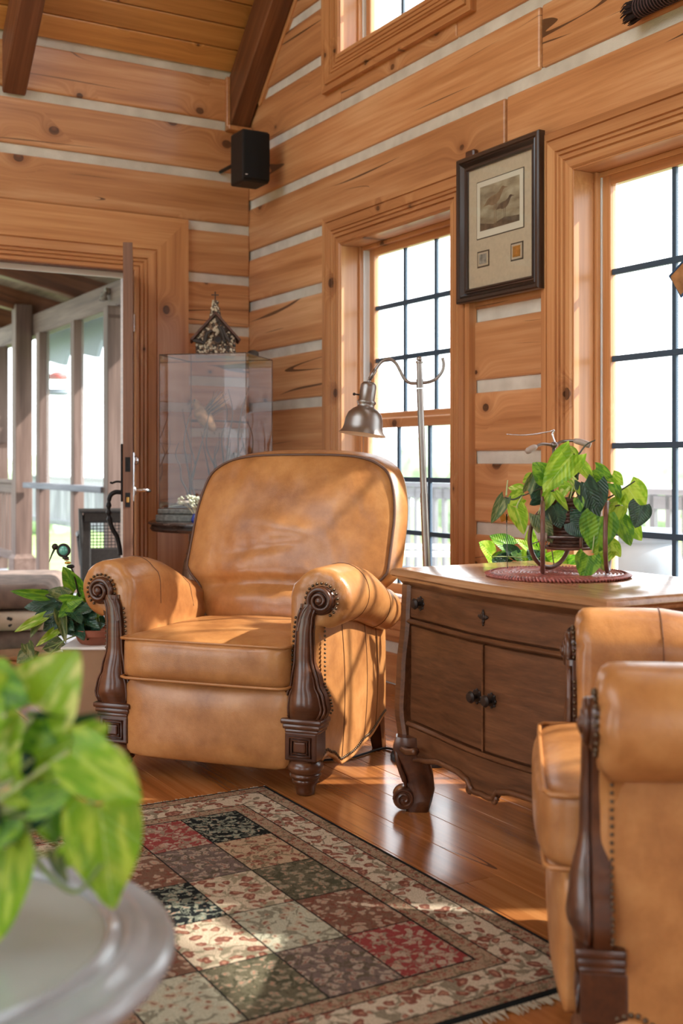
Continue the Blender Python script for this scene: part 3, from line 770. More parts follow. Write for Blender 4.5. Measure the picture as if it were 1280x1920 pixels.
# hazy trees
def tree(x, y, top, r, label, seed):
    e = tag(empty('tree', (x, y, -2.0)), label, 'tree', 'trees beyond the deck'); rn = random.Random(seed)
    bm = B(); tube(bm, [(0, 0, 0), (.1, 0, (top+2)*.6)], [.22, .1], 8); finish(bm, 'trunk', M_['tree_trunk'], e)
    bm = B()
    for k in range(9):
        rr = r*rn.uniform(.4, .65); c = Vector((rn.uniform(-r, r)*.6, rn.uniform(-r, r)*.6, (top+2)-rr*rn.uniform(1.0, 2.6)))
        q = bmesh.ops.create_icosphere(bm, subdivisions=2, radius=rr)
        for v in q['verts']: v.co = v.co*rn.uniform(.82, 1.15)+c
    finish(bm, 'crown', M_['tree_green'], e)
TR = [(-31, 24, 2.9, 2.6, 'hazy rounded tree at the left of the lamp window'), (-22.5, 23.5, 1.9, 2.3, 'hazy low tree beside the lamp pole, through the window'), (-27, 30, 2.0, 2.2, 'hazy tree at the right edge of the lamp window'),
      (-12, 33, 1.6, 2.2, 'hazy low tree above the deck railing behind the plant'), (-8, 35, 1.9, 2.4, 'hazy tree at the right edge of the big window'),
      (-44, 9.5, 1.4, 2.4, 'hazy tree through the porch screen, by the door leaf'), (-52, 6.5, 1.2, 2.4, 'hazy tree through the porch screen, below the feeder'), (-46, 2.0, 1.6, 2.6, 'hazy tree beyond the left porch railing')]
for i, (x, y, t_, r, lb) in enumerate(TR): tree(x, y, t_, r, lb, i+1)
# ================================================================== recliner
from mathutils import noise as _nz
def pillow(bm, c, hs, n=7, cuts=12, fn=None, nz=None):
    r = bmesh.ops.create_cube(bm, size=2)
    bmesh.ops.subdivide_edges(bm, edges=list({e for v in r['verts'] for e in v.link_edges}), cuts=cuts, use_grid_fill=True)
    vs = [v for v in bm.verts if v.tag is False]
    for v in vs:
        p = v.co; m = max(abs(p.x), abs(p.y), abs(p.z))
        s = m/((abs(p.x)**n+abs(p.y)**n+abs(p.z)**n)**(1/n))
        q = p*s
        w = Vector((c[0]+q.x*hs[0], c[1]+q.y*hs[1], c[2]+q.z*hs[2]))
        if fn: w = fn(q, w)
        v.co = w; v.tag = True

def make_recliner():
    root = empty('recliner')
    LE, SEAM, PIP, NAIL, MAH = M_['leather'], M_['leather_seam'], M_['piping'], M_['brass_nail'], M_['mahogany']
    # ---- hidden carcass
    bm = B(); box(bm, -.375, .375, .06, .635, .11, .335, .01); finish(bm, 'base', LE, root)
    bm = B(); box(bm, -.36, .36, .60, .655, .12, .62, .02, 2); finish(bm, 'rear_panel', LE, root, smooth=True, angle=40)
    # ---- front panel (footrest)
    def fp(q, w): w.y -= .022*(1-q.x**4)*(1-q.z**4) if q.y < 0 else 0; return w
    bm = B(); pillow(bm, (0, .02, .204), (.298, .030, .130), 12, 12, fp); finish(bm, 'front_panel', LE, root, smooth=True)
    # ---- seat cushion
    def sc(q, w):
        if q.z > 0: w.z += .022*(1-q.x**2)*(1-abs(q.y)**3)*q.z+.0035*_nz.noise(Vector((w.x*9, w.y*14, 1)))*q.z
        if q.y < 0: w.y -= .022*(1-q.x**4)*(1-q.z**4)*-q.y
        return w
    bm = B(); pillow(bm, (0, .265, .405), (.303, .305, .070), 14, 16, sc); cu = finish(bm, 'seat_cushion', LE, root, smooth=True)
    for z_, s_ in ((.468, 1), (.340, -1)):
        pts = [(-.30+.6*i/24, -.0405-.004*(1-(2*i/24-1)**4), z_+s_*.001) for i in range(25)]
        pts = [(-.301, .25, z_), (-.301, 0, z_)]+[(-.297, -.032, z_)]+pts[1:-1]+[(.297, -.032, z_), (.301, 0, z_), (.301, .25, z_)]
        bm = B(); tube(bm, pts, .0052, 8); finish(bm, 'piping', PIP, cu, smooth=True)
    # ---- back cushion
    def W(v): return interp([(-1, .315), (-.62, .33), (-.30, .412), (.2, .412), (.8, .398), (1, .385)], v)
    def yc(z): return .535+.46*(z-.45)-.10*(z-.45)**2
    N = 36; zc, zh = .755, .325
    def fpos(u, v, front):
        m = max(abs(u), abs(v)); n = 5.2
        s = 1 if m < 1e-6 else m/((abs(u)**n+abs(v)**n)**(1/n))
        uu, vv = u*s, v*s
        x = W(vv)*uu; z = zc+zh*vv-.012*uu*uu*(1 if vv > 0 else 0)*vv
        if front:
            d = .075*(1-abs(uu)**2.6)*(1-abs(vv)**2.8)
            d += .030*math.exp(-((vv+.78)/.22)**2)*(1-abs(uu)**3)                    # lumbar roll
            d -= .032*math.exp(-((vv+.46+.10*uu*uu)/.065)**2)*(1-abs(uu)**4)          # fold above it
            d -= .012*math.exp(-((vv+.02-.22*uu)/.07)**2)*math.exp(-((uu+.15)/.42)**2)
            d += .010*math.exp(-((vv-.16+.25*uu)/.11)**2)*math.exp(-((uu-.05)/.40)**2)
            k = (1-abs(uu)**6)*(1-abs(vv)**6)
            d += k*.011*_nz.noise(Vector((x*6+3, z*5, .3)))+k*.006*_nz.noise(Vector((x*20+z*9, z*9-x*3, 4.1)))
            rim = math.exp(-((1-vv)/.25)**2)
            d += rim*k*.010*math.sin(uu*24+3*_nz.noise(Vector((uu*3, 0, 2))))
            return Vector((x, yc(z)-.015-d, z))
        return Vector((x*1.0, yc(z)+.15+.02*(1-uu*uu)*(1-vv*vv), z-.008))
    bm = B()
    def G(front): return [[bm.verts.new(fpos(-1+2*i/N, -1+2*j/N, front)) for i in range(N+1)] for j in range(N+1)]
    A, K = G(True), G(False)
    for j in range(N):
        for i in range(N):
            bm.faces.new((A[j][i], A[j][i+1], A[j+1][i+1], A[j+1][i])); bm.faces.new((K[j][i], K[j+1][i], K[j+1][i+1], K[j][i+1]))
    def per(g): return [g[0][i] for i in range(N)]+[g[j][N] for j in range(N)]+[g[N][N-i] for i in range(N)]+[g[N-j][0] for j in range(N)]
    pa, pk = per(A), per(K); mid = []
    cen = Vector((0, yc(zc)+.06, zc))
    for a, k in zip(pa, pk):
        c = (a.co+k.co)/2; o = (c-Vector((0, c.y, zc))); o.y = 0
        mid.append(bm.verts.new(c+o.normalized()*.024))
    for q in range(len(pa)):
        w = (q+1) % len(pa)
        bm.faces.new((pa[w], pa[q], mid[q], mid[w])); bm.faces.new((mid[w], mid[q], pk[q], pk[w]))
    ring = [v.co.copy() for v in pa]
    bk = finish(bm, 'backrest', LE, root, smooth=True)
    bm = B(); tube(bm, [p+Vector((0, -.001, 0)) for p in ring], .0055, 8, closed=True); finish(bm, 'piping', M_['dark_piping'], bk, smooth=True)
    # ---- arms
    for s in (1, -1):
        def arm_ring(y, dl, rs=1.0, dz=0.0, pleat=0.0):
            cx, cz, r = .393, .620+dz, .098*rs
            pts = [(.285+dl, .30), (.285+dl, .42), (.285+dl, .50), (.287+dl, .555+dz*.6)]
            for k in range(23):
                a = math.radians(176-k*11.4)
                rr = r-dl
                pts.append((cx+rr*math.cos(a)-(.008*rs if k < 3 else 0), cz+rr*math.sin(a)))
            pts += [(.392-dl, cz-r+.012), (.390-dl, .46), (.390-dl, .38), (.390-dl, .30)]
            out = []
            for i, (x, z) in enumerate(pts):
                p = pleat*max(0, math.sin(i*1.55))**2 if 4 <= i < 27 else 0
                out.append(Vector((s*x, y+p, z)))
            return out if s > 0 else out[::-1]
        st = [(-.004, .055, 1, 0, .0), (-.006, .038, 1, 0, .004), (-.003, .020, 1, 0, .010), (.004, .009, 1, 0, .008), (.014, .002, 1, 0, .003), (.03, 0, 1, 0, 0)]
        st += [(y, 0, interp([(0, 1), (.3, .98), (.62, .78)], y), interp([(0, 0), (.18, .002), (.62, -.10)], y), 0) for y in (.08, .14, .2, .26, .32, .38, .44, .5, .55, .59)]
        st += [(.62, .012, .78, -.10, 0), (.632, .035, .78, -.10, 0)]
        bm = B(); poly(bm, [arm_ring(*q) for q in st]); bmesh.ops.recalc_face_normals(bm, faces=bm.faces[:])
        ar = finish(bm, 'arm', LE, root, smooth=True)
        for y in (.19, .43):
            rs, dz = interp([(0, 1), (.3, .98), (.62, .78)], y), interp([(0, 0), (.18, .002), (.62, -.10)], y)
            bm = B(); tube(bm, arm_ring(y, -.0004, rs, dz)[2:-3], .0016, 5); finish(bm, 'seam', SEAM, ar)
        # outer side panel with wavy lower edge
        zb = lambda y: interp([(0, .105), (.06, .122), (.10, .105), (.17, .066), (.24, .068), (.40, .092), (.65, .135)], y)
        zt = lambda y: interp([(0, .54), (.3, .53), (.64, .45)], y)
        bm = B(); ny, nz_ = 26, 12
        def sp(y, t, off):
            z = zb(y)+(zt(y)-zb(y))*t
            return Vector((s*(.388+off+.026*math.sin(PI*min(1, max(0, (y-.0)/.68)))*(.35+.65*math.sin(PI*(.15+.7*t)))), y, z))
        for off in (0, -.018):
            g = [[bm.verts.new(sp(.015+.625*i/ny, j/nz_, off)) for i in range(ny+1)] for j in range(nz_+1)]
            for j in range(nz_):
                for i in range(ny): bm.faces.new((g[j][i], g[j][i+1], g[j+1][i+1], g[j+1][i]))
        bmesh.ops.recalc_face_normals(bm, faces=bm.faces[:])
        sd = finish(bm, 'side_panel', LE, root, smooth=True)
        for y in (.17, .37, .50):
            bm = B(); tube(bm, [sp(y+.012*math.sin(PI*j/12), j/12, .0006) for j in range(13)], .0016, 5); finish(bm, 'seam', SEAM, sd)
        bm = B()
        for i in range(52): ball(bm, sp(.03+.605*i/51, .028, .001), .0052, 6, 4)
        tag(finish(bm, 'nailhead_trim', NAIL, sd, smooth=True), kind='stuff')
        bm = B(); tube(bm, [sp(.02+.62*i/30, .0, .0) for i in range(31)], .006, 6); finish(bm, 'welt', PIP, sd, smooth=True)
        # carved wooden arm front
        X0 = .34
        L_ = [(.245, -.060), (.272, -.063), (.312, -.058), (.352, -.043), (.433, -.031), (.513, -.026), (.56, -.020), (.60, -.008)]
        R_ = [(.245, .070), (.272, .084), (.312, .076), (.352, .058), (.433, .038), (.513, .036), (.56, .040), (.60, .052)]
        D_ = [(.245, .030), (.285, .046), (.33, .040), (.43, .022), (.60, .016)]
        rings = []
        for k in range(26):
            z = .245+.36*k/25; xl, xr, d = interp(L_, z), interp(R_, z), interp(D_, z)
            rg = []
            for i in range(13):
                t = i/12; e = abs(2*t-1)
                y = -.012-(.010 if .10 < t < .90 else 0)-(d-.010)*max(0, 1-(e/.72)**2)**.6*(1 if .14 < t < .86 else 0)
                rg.append(Vector((s*(X0+xl+(xr-xl)*t), y, z)))
            rg += [Vector((s*(X0+xr), .02, z)), Vector((s*(X0+xl), .02, z))]
            rings.append(rg if s > 0 else rg[::-1])
        bm = B(); poly(bm, rings); bmesh.ops.recalc_face_normals(bm, faces=bm.faces[:])
        po = finish(bm, 'arm_front', MAH, root, smooth=True, angle=50)
        bm = B()
        for tab, o_ in ((L_, .006), (R_, -.006), (L_, .017), (R_, -.017)):
            tube(bm, [(s*(X0+interp(tab, z)+o_), -.020-(.004 if abs(o_) > .01 else 0), z) for z in [.247+.345*k/22 for k in range(23)]], .0042, 6)
        for o_ in (.006, .017):
            tube(bm, [(s*(X0-.058+o_), -.022, .248+o_*.5), (s*(X0+.068-o_), -.022, .248+o_*.5)], .0042, 6)
        finish(bm, 'bead', MAH, po, smooth=True)
        # scroll
        cx, cz = X0+.062, .617
        bm = B(); lathe(bm, [(.0, .0), (.046, .0), (.046, .022), (.040, .027), (0, .027)], 28, Matrix.Translation((s*cx, .008, cz)) @ Matrix.Rotation(PI/2, 4, 'X'), cap=False)
        sp_ = []
        for k in range(58):
            a = math.radians(200-k*11.5); r = .041-.030*k/57
            sp_.append((s*(cx+r*math.cos(a)), -.020-.012*k/57, cz+r*math.sin(a)))
        lead = spline([(s*(X0-.012), -.020, .52), (s*(X0+.004), -.020, .575), sp_[0]], 6)[:-1]
        pts = lead+sp_
        tube(bm, pts, [.010-.004*min(1, i/len(pts)*1.2) for i in range(len(pts))], 8)
        ball(bm, (s*cx, -.030, cz), .014, 12, 8, (1, .8, 1))
        finish(bm, 'scroll', MAH, po, smooth=True, angle=60)
        bm = B()
        path = [Vector((s*(X0+interp(L_, z)-.006), -.010, z)) for z in [.26+.30*k/40 for k in range(41)]]
        for k in range(34):
            a = math.radians(205-k*8.2); path.append(Vector((s*(cx+.054*math.cos(a)), -.010, cz+.054*math.sin(a))))
        acc = 0; last = path[0]
        ball(bm, path[0], .0048, 6, 4)
        for p in path[1:]:
            if (p-last).length > .0088: ball(bm, p, .0048, 6, 4); last = p
        last = None
        for k in range(60):
            z = .26+.27*k/59; p = Vector((s*max(X0+interp(R_, z)+.004, .402), .020, z))
            if last is None or (p-last).length > .0095: ball(bm, p, .0040, 6, 4); last = p
        tag(finish(bm, 'nailhead_trim', NAIL, po, smooth=True), kind='stuff')
        # mouldings, block and bun foot
        bm = B()
        for (h0, h1, wd, fr) in ((.228, .246, .070, -.044), (.212, .229, .064, -.040), (.200, .213, .058, -.037)):
            box(bm, s*X0-wd+.004*s, s*X0+wd+.004*s, fr, .045, h0, h1, .006, 2)
        finish(bm, 'collar', MAH, po, smooth=True, angle=40)
        bm = B(); box(bm, s*X0-.054, s*X0+.054, -.034, .05, .112, .202, .005, 2)
        bl = finish(bm, 'block', MAH, po)
        for nm, a, b_ in (('panel_bead', .036, .030), ('panel_bead', .026, .021)):
            bm = B(); c = (s*X0, -.036, .157)
            tube(bm, [(c[0]-a, c[1], c[2]-b_), (c[0]+a, c[1], c[2]-b_), (c[0]+a, c[1], c[2]+b_), (c[0]-a, c[1], c[2]+b_)], .0042, 6, closed=True); finish(bm, nm, MAH, po, smooth=True)
        bm = B(); box(bm, s*X0-.020, s*X0+.020, -.042, -.03, .140, .174, .005, 2); finish(bm, 'panel_boss', MAH, po)
        bm = B(); lathe(bm, [(.040, .114), (.050, .108), (.057, .094), (.058, .084), (.050, .072), (.047, .069), (.051, .064), (.049, .057), (.041, .050), (.043, .045), (.041, .038), (.034, .030), (.032, .014), (.029, .002), (.024, 0)], 24, Matrix.Translation((s*X0, .010, 0)))
        finish(bm, 'bun_foot', MAH, root, smooth=True, angle=60)
        bm = B(); c0 = (s*.350, .625); c1 = (s*.362, .655)
        poly(bm, [[Vector((c1[0]+a*.020, c1[1]+b*.020, 0)) for a, b in ((-1, -1), (1, -1), (1, 1), (-1, 1))], [Vector((c0[0]+a*.030, c0[1]+b*.030, .17)) for a, b in ((-1, -1), (1, -1), (1, 1), (-1, 1))]])
        bmesh.ops.recalc_face_normals(bm, faces=bm.faces[:]); finish(bm, 'rear_leg', MAH, root)
    return root
rec = make_recliner()
rec.location = (2.691, -1.437, 0); rec.rotation_euler = (0, 0, math.radians(38.8))
tag(rec, 'tan leather recliner with carved wooden arm fronts facing the rug, beside the oak cabinet', 'recliner', 'tan leather recliners')
rec2 = copy_tree(rec)
rec2.location = (4.432, -1.385, 0); rec2.rotation_euler = (0, 0, math.radians(-38.85)); rec2.scale = (.93, .95, 1.0)
for ch in rec2.children:
    if ch.name.split('.')[0] in ('seat_cushion', 'front_panel'): ch.location.y -= .05
for ch in rec.children:
    if ch.name.split('.')[0] in ('seat_cushion', 'front_panel'): ch.location.y -= .018
tag(rec2, 'tan leather recliner cut off at the right edge, in front of the oak cabinet', 'recliner', 'tan leather recliners')

# ================================================================== oak cabinet
cb = tag(empty('oak_cabinet', (3.66, -1.0, 0)), 'oak washstand cabinet with bowed drawer, two doors and scrolled feet', 'cabinet')
HW = .44; DPT = .50
def yf(x, o=0.0): return -.020-.034*(.5+.5*math.cos(2*PI*max(-.44, min(.44, x))/.88))-o
def plan(o, hw=HW, n=32, back=DPT):
    pts = [Vector((-hw-o+(2*hw+2*o)*i/n, yf((-hw+2*hw*i/n), o), 0)) for i in range(n+1)]
    return pts+[Vector((hw+o, back+o*.3, 0)), Vector((-hw-o, back+o*.3, 0))]
def slab(nm, levels, mat, par=cb, smooth=True, hw=HW):
    bm = B(); poly(bm, [[p+Vector((0, 0, z)) for p in plan(o, hw)] for o, z in levels]); bmesh.ops.recalc_face_normals(bm, faces=bm.faces[:])
    return finish(bm, nm, M_[mat], par, smooth=smooth, angle=35)
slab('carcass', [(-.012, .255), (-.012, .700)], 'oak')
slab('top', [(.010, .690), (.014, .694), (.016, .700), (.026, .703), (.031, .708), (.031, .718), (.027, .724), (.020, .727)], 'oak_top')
slab('cornice', [(-.004, .672), (.004, .680), (.010, .690)], 'oak')
def skin(nm, x0, x1, z0, z1, o0, o1, mat='oak', par=cb, n=20, bev=.004):
    """bowed front panel standing proud from o0 to o1"""
    bm = B(); rings = []
    for i in range(n+1):
        x = x0+(x1-x0)*i/n
        rings.append([Vector((x, yf(x, o0), z0)), Vector((x, yf(x, o1-bev), z0)), Vector((x, yf(x, o1), z0+bev)), Vector((x, yf(x, o1), z1-bev)), Vector((x, yf(x, o1-bev), z1)), Vector((x, yf(x, o0), z1))])
    poly(bm, rings); bmesh.ops.recalc_face_normals(bm, faces=bm.faces[:])
    return finish(bm, nm, M_[mat], par, smooth=True, angle=35)
dr = skin('drawer', -.405, .405, .580, .672, -.013, .000)
skin('rail', -.425, .425, .562, .577, -.013, .010, bev=.006)
d1 = skin('door', -.405, -.0035, .268, .558, -.013, -.002)
d2 = skin('door', .0035, .405, .268, .558, -.013, -.002)
skin('meeting_bead', -.003, .003, .268, .558, -.013, .004, n=2, bev=.001)
skin('rail', -.425, .425, .250, .265, -.013, .008, bev=.006)
# apron with scalloped lower edge
def apr(x):
    a = abs(x)/.40
    return interp([(0, .150), (.07, .146), (.12, .150), (.17, .172), (.3, .182), (.55, .182), (.8, .165), (1, .150)], a)
bm = B(); rings = []
for i in range(49):
    x = -.41+.82*i/48; zb_ = apr(x)
    rings.append([Vector((x, yf(x, -.013), zb_)), Vector((x, yf(x, .002), zb_)), Vector((x, yf(x, .004), .25)), Vector((x, yf(x, -.013), .25))])
poly(bm, rings); bmesh.ops.recalc_face_normals(bm, faces=bm.faces[:]); ap = finish(bm, 'apron', M_['oak'], cb, smooth=True, angle=35)
bm = B(); tube(bm, [(-.40+.8*i/48, yf(-.40+.8*i/48, .006), apr(-.40+.8*i/48)+.004) for i in range(49)], .0085, 8); finish(bm, 'apron_bead', M_['oak'], ap, smooth=True)
for s in (-1, 1):
    bm = B(); tube(bm, [(s*.055+.012*math.cos(a)*(1-a/14), yf(.05, .006), .152+.012*math.sin(a)*(1-a/14)) for a in [k*.5 for k in range(24)]], .006, 6); finish(bm, 'apron_scroll', M_['oak'], ap, smooth=True)
for s in (-1, 1):
    # bombe corner posts
    rings = []
    for k in range(19):
        z = .20+.48*k/18; b_ = interp([(.2, .012), (.30, .024), (.42, .018), (.58, .004), (.68, .0)], z)
        cx, cy = s*(.424+b_), yf(.44)+.012-b_*.5
        rings.append([Vector((cx+a*.022, cy+c*.022, z)) for a, c in ((-1, -.6), (-.6, -1), (.6, -1), (1, -.6), (1, 1), (-1, 1))])
    bm = B(); poly(bm, rings); bmesh.ops.recalc_face_normals(bm, faces=bm.faces[:]); finish(bm, 'corner_post', M_['oak'], cb, smooth=True, angle=40)
    # side panel
    bm = B(); box(bm, s*.428-.006, s*.428+.006, .03, DPT-.02, .235, .69, .003); finish(bm, 'side_panel', M_['oak'], cb)
    # scrolled front foot
    dirv = Vector((s*.55, -.83, 0)); side = Vector((-dirv.y, dirv.x, 0))
    base = Vector((s*.385, .005, 0))
    prof = [(.225, .030, .046, .034), (.19, .036, .050, .036), (.15, .022, .046, .034), (.11, .006, .042, .032), (.07, -.002, .038, .030), (.035, .004, .036, .030), (.008, .012, .036, .028), (0, .012, .032, .026)]
    rings = []
    for (z, f_, hd, hwid) in prof:
        c = base+dirv*f_+Vector((0, 0, z))
        rings.append([c+dirv*(a*hd)+side*(b*hwid) for a, b in ((1, -.6), (1, .6), (.6, 1), (-.8, 1), (-1, .7), (-1, -.7), (-.8, -1), (.6, -1))])
    bm = B(); poly(bm, rings); bmesh.ops.recalc_face_normals(bm, faces=bm.faces[:])
    ft = finish(bm, 'foot', M_['mahogany'], cb, smooth=True, angle=50)
    c = base+dirv*.052+Vector((0, 0, .040)); bm = B()
    Mx = Matrix.Translation(c) @ frame((0, 0, 0), dirv, (0, 0, 1), side)
    lathe(bm, [(.0, -.030), (.030, -.030), (.034, -.022), (.034, .022), (.030, .030), (0, .030)], 20, Mx, cap=False)
    for e in (-1, 1):
        tube(bm, [Mx @ Vector((.031*(1-t/52)*math.cos(t*.28), .031*(1-t/52)*math.sin(t*.28), e*.030)) for t in range(46)], .0045, 6)
    finish(bm, 'foot_scroll', M_['mahogany'], ft, smooth=True, angle=50)
    bm = B()
    for e in (-.5, 0, .5):
        tube(bm, spline([base+dirv*.076+side*.03*e+Vector((0, 0, .20)), base+dirv*.070+side*.045*e+Vector((0, 0, .15)), base+dirv*.052+side*.04*e+Vector((0, 0, .10)), base+dirv*.046+side*.02*e+Vector((0, 0, .075))], 5), [.008]*8+[.009]*4+[.006]*4, 6)
    finish(bm, 'leaf_carving', M_['mahogany'], ft, smooth=True)
    bm = B(); tube(bm, spline([base+Vector((s*.055, -.01, .235)), base+Vector((s*.045, -.05, .20)), base+Vector((-s*.02, -.068, .19)), base+Vector((-s*.07, -.066, .20))], 6), .011, 8); finish(bm, 'knee_bead', M_['oak'], ft, smooth=True)
    bm = B(); box(bm, s*.41-.022, s*.41+.022, DPT-.05, DPT-.006, 0, .26, .004); finish(bm, 'rear_leg', M_['oak'], cb)
def knob(x, z, par, o):
    y = yf(x, o); M = Matrix.Translation((x, y, z)) @ Matrix.Rotation(PI/2, 4, 'X')
    bm = B(); lathe(bm, [(0, 0), (.019, 0), (.018, .003), (.007, .004), (.006, .016), (.015, .019), (.017, .024), (.012, .030), (0, .031)], 16, M, cap=False)
    for k in range(8):
        a = k*PI/4; ball(bm, M @ Vector((.018*math.cos(a), .018*math.sin(a), .001)), .004, 6, 4)
    finish(bm, 'knob', M_['dark_bronze'], par, smooth=True, angle=40)
knob(-.030, .412, d1, -.002); knob(.034, .412, d2, -.002); knob(-.345, .630, dr, 0); knob(.345, .630, dr, 0)
bm = B(); y = yf(-.0, .002)
for dx, dz, r in ((0, 0, .010), (-.011, 0, .007), (.011, 0, .007), (0, .010, .007), (0, -.012, .007), (-.019, .001, .004), (.019, .001, .004), (0, -.021, .004), (0, .017, .004)): ball(bm, (dx, y, .632+dz), r, 8, 5, (1, .25, 1))
finish(bm, 'escutcheon', M_['dark_bronze'], dr, smooth=True)

# ================================================================== rug
def rugmat(name, bgc, c1, c2, sc=26.0, c3=None, dens=.30):
    m, nt, b = newmat(name); tc = nd(nt, 'ShaderNodeTexCoord').outputs['Object']
    wv = nd(nt, 'ShaderNodeTexNoise', {'Vector': tc, 'Scale': sc*.9, 'Detail': 2.0})
    tcd = nd(nt, 'ShaderNodeVectorMath', {0: tc, 1: nd(nt, 'ShaderNodeVectorMath', {0: wv.outputs['Color'], 1: (.05, .05, 0)}, operation='MULTIPLY').outputs[0]}, operation='ADD').outputs[0]
    vo = nd(nt, 'ShaderNodeTexVoronoi', {'Vector': tcd, 'Scale': sc}, voronoi_dimensions='2D')
    d = vo.outputs['Distance']; rc = nd(nt, 'ShaderNodeSeparateColor', {0: vo.outputs['Color']}).outputs[0]
    n = nd(nt, 'ShaderNodeTexNoise', {'Vector': tcd, 'Scale': sc*.55, 'Detail': 3.0, 'Distortion': .8}).outputs['Fac']
    vine = mth(nt, 'LESS_THAN', mth(nt, 'ABSOLUTE', mth(nt, 'SUBTRACT', n, .5)), .032)
    c = mix(nt, mth(nt, 'MULTIPLY', vine, .65), bgc, c2)
    fl_ = mth(nt, 'LESS_THAN', d, mth(nt, 'ADD', .16, mth(nt, 'MULTIPLY', rc, dens)))
    c = mix(nt, mth(nt, 'MULTIPLY', fl_, .88), c, c1)
    ct = mth(nt, 'LESS_THAN', d, .13)
    c = mix(nt, mth(nt, 'MULTIPLY', ct, .8), c, c3 or bgc)
    f = nd(nt, 'ShaderNodeTexNoise', {'Vector': tc, 'Scale': 420.0, 'Detail': 2.0}).outputs['Fac']
    c = mix(nt, 1.0, c, ramp(nt, f, [(.3, .62), (.7, 1.15)]), 'MULTIPLY')
    nt.links.new(c, b.inputs['Base Color']); b.inputs['Roughness'].default_value = .97; b.inputs['Specular IOR Level'].default_value = .1
    bump(nt, b, f, .9, .006); return m
RUST, OLIVE, CREAM, PINK, BLK, SAGE, MAUVE = (.22, .055, .035), (.095, .085, .045), (.64, .53, .38), (.50, .26, .17), (.012, .015, .016), (.31, .32, .22), (.19, .14, .12)
RM = [rugmat('rug_edge', BLK, BLK, BLK), rugmat('rug_guard', (.40, .285, .19), RUST, OLIVE, 52, PINK, .2), rugmat('rug_band', (.64, .54, .40), RUST, OLIVE, 27, PINK),
      rugmat('rug_black', BLK, (.33, .36, .27), (.30, .33, .25), 44, PINK), rugmat('rug_tan', (.54, .39, .25), RUST, OLIVE, 30, PINK, .2), rugmat('rug_olive', (.15, .135, .085), (.34, .29, .2), (.05, .055, .03), 40, PINK),
      rugmat('rug_brown', (.21, .115, .075), (.47, .36, .26), RUST, 38, PINK), rugmat('rug_red', (.31, .060, .055), (.50, .40, .30), SAGE, 42, PINK), rugmat('rug_mauve', MAUVE, (.45, .36, .28), OLIVE, 38, RUST),
      rugmat('rug_cream', CREAM, RUST, (.20, .19, .11), 26, PINK, .22), rugmat('rug_sage', (.52, .51, .38), (.50, .40, .28), (.13, .12, .08), 28, RUST, .22), rugmat('rug_rust', (.40, .27, .18), RUST, OLIVE, 36, CREAM)]
RX0, RX1, RY1 = 2.835, 4.415, -1.300; RY0 = -3.62
rg = empty('area_rug', ((RX0+RX1)/2, (RY0+RY1)/2, 0)); tag(rg, 'patterned wool rug of flowered squares with a dark edge', 'rug')
ox, oy = rg.location.x, rg.location.y
bm = B(); box(bm, RX0-ox, RX1-ox, RY0-oy, RY1-oy, .0005, .0105, .003)
def quad(x0, x1, y0, y1, mi, z=.0112):
    if x1-x0 < .001 or y1-y0 < .001: return
    f = bm.faces.new([bm.verts.new((x-ox, y-oy, z)) for x, y in ((x0, y0), (x1, y0), (x1, y1), (x0, y1))]); f.material_index = mi
def ringq(a, b, mi):
    """band between inset a and inset b"""
    quad(RX0+a, RX1-a, RY1-b, RY1-a, mi); quad(RX0+a, RX1-a, RY0+a, RY0+b, mi)
    quad(RX0+a, RX0+b, RY0+b, RY1-b, mi); quad(RX1-b, RX1-a, RY0+b, RY1-b, mi)
ringq(.014, .052, 1); ringq(.056, .150, 2); ringq(.154, .196, 1)
cw, ch = (RX1-RX0-.40)/5, .1735
lay = [[3, 4, 5, 6, 7], [7, 8, 9, 10, 8], [11, 6, 3, 9, 5], [9, 5, 7, 6, 10], [8, 10, 4, 3, 11], [5, 7, 9, 8, 4], [10, 3, 6, 11, 9], [7, 4, 8, 5, 3], [6, 9, 10, 7, 8], [3, 11, 4, 9, 6], [9, 5, 7, 8, 4]]
for j, row in enumerate(lay):
    for i, mi in enumerate(row):
        x0 = RX0+.2+cw*i; y1 = RY1-.2-ch*j
        quad(x0+.002, x0+cw-.002, y1-ch+.002, y1-.002, mi)
finish(bm, 'pile', RM, rg)
bm = B(); rr_ = random.Random(9)
for i in range(420):
    y = RY0+(RY1-RY0)*i/419
    for x, s in ((RX0, -1), (RX1, 1)):
        a = rr_.uniform(-.008, .008); l = rr_.uniform(.015, .03)
        tube(bm, [(x-ox, y-oy, .006), (x-ox+s*l*.5, y-oy+a, .005), (x-ox+s*l, y-oy+a*1.6, .003)], [.0022, .002, .0012], 4)
tag(finish(bm, 'fringe', M_['fringe'], rg), kind='stuff')
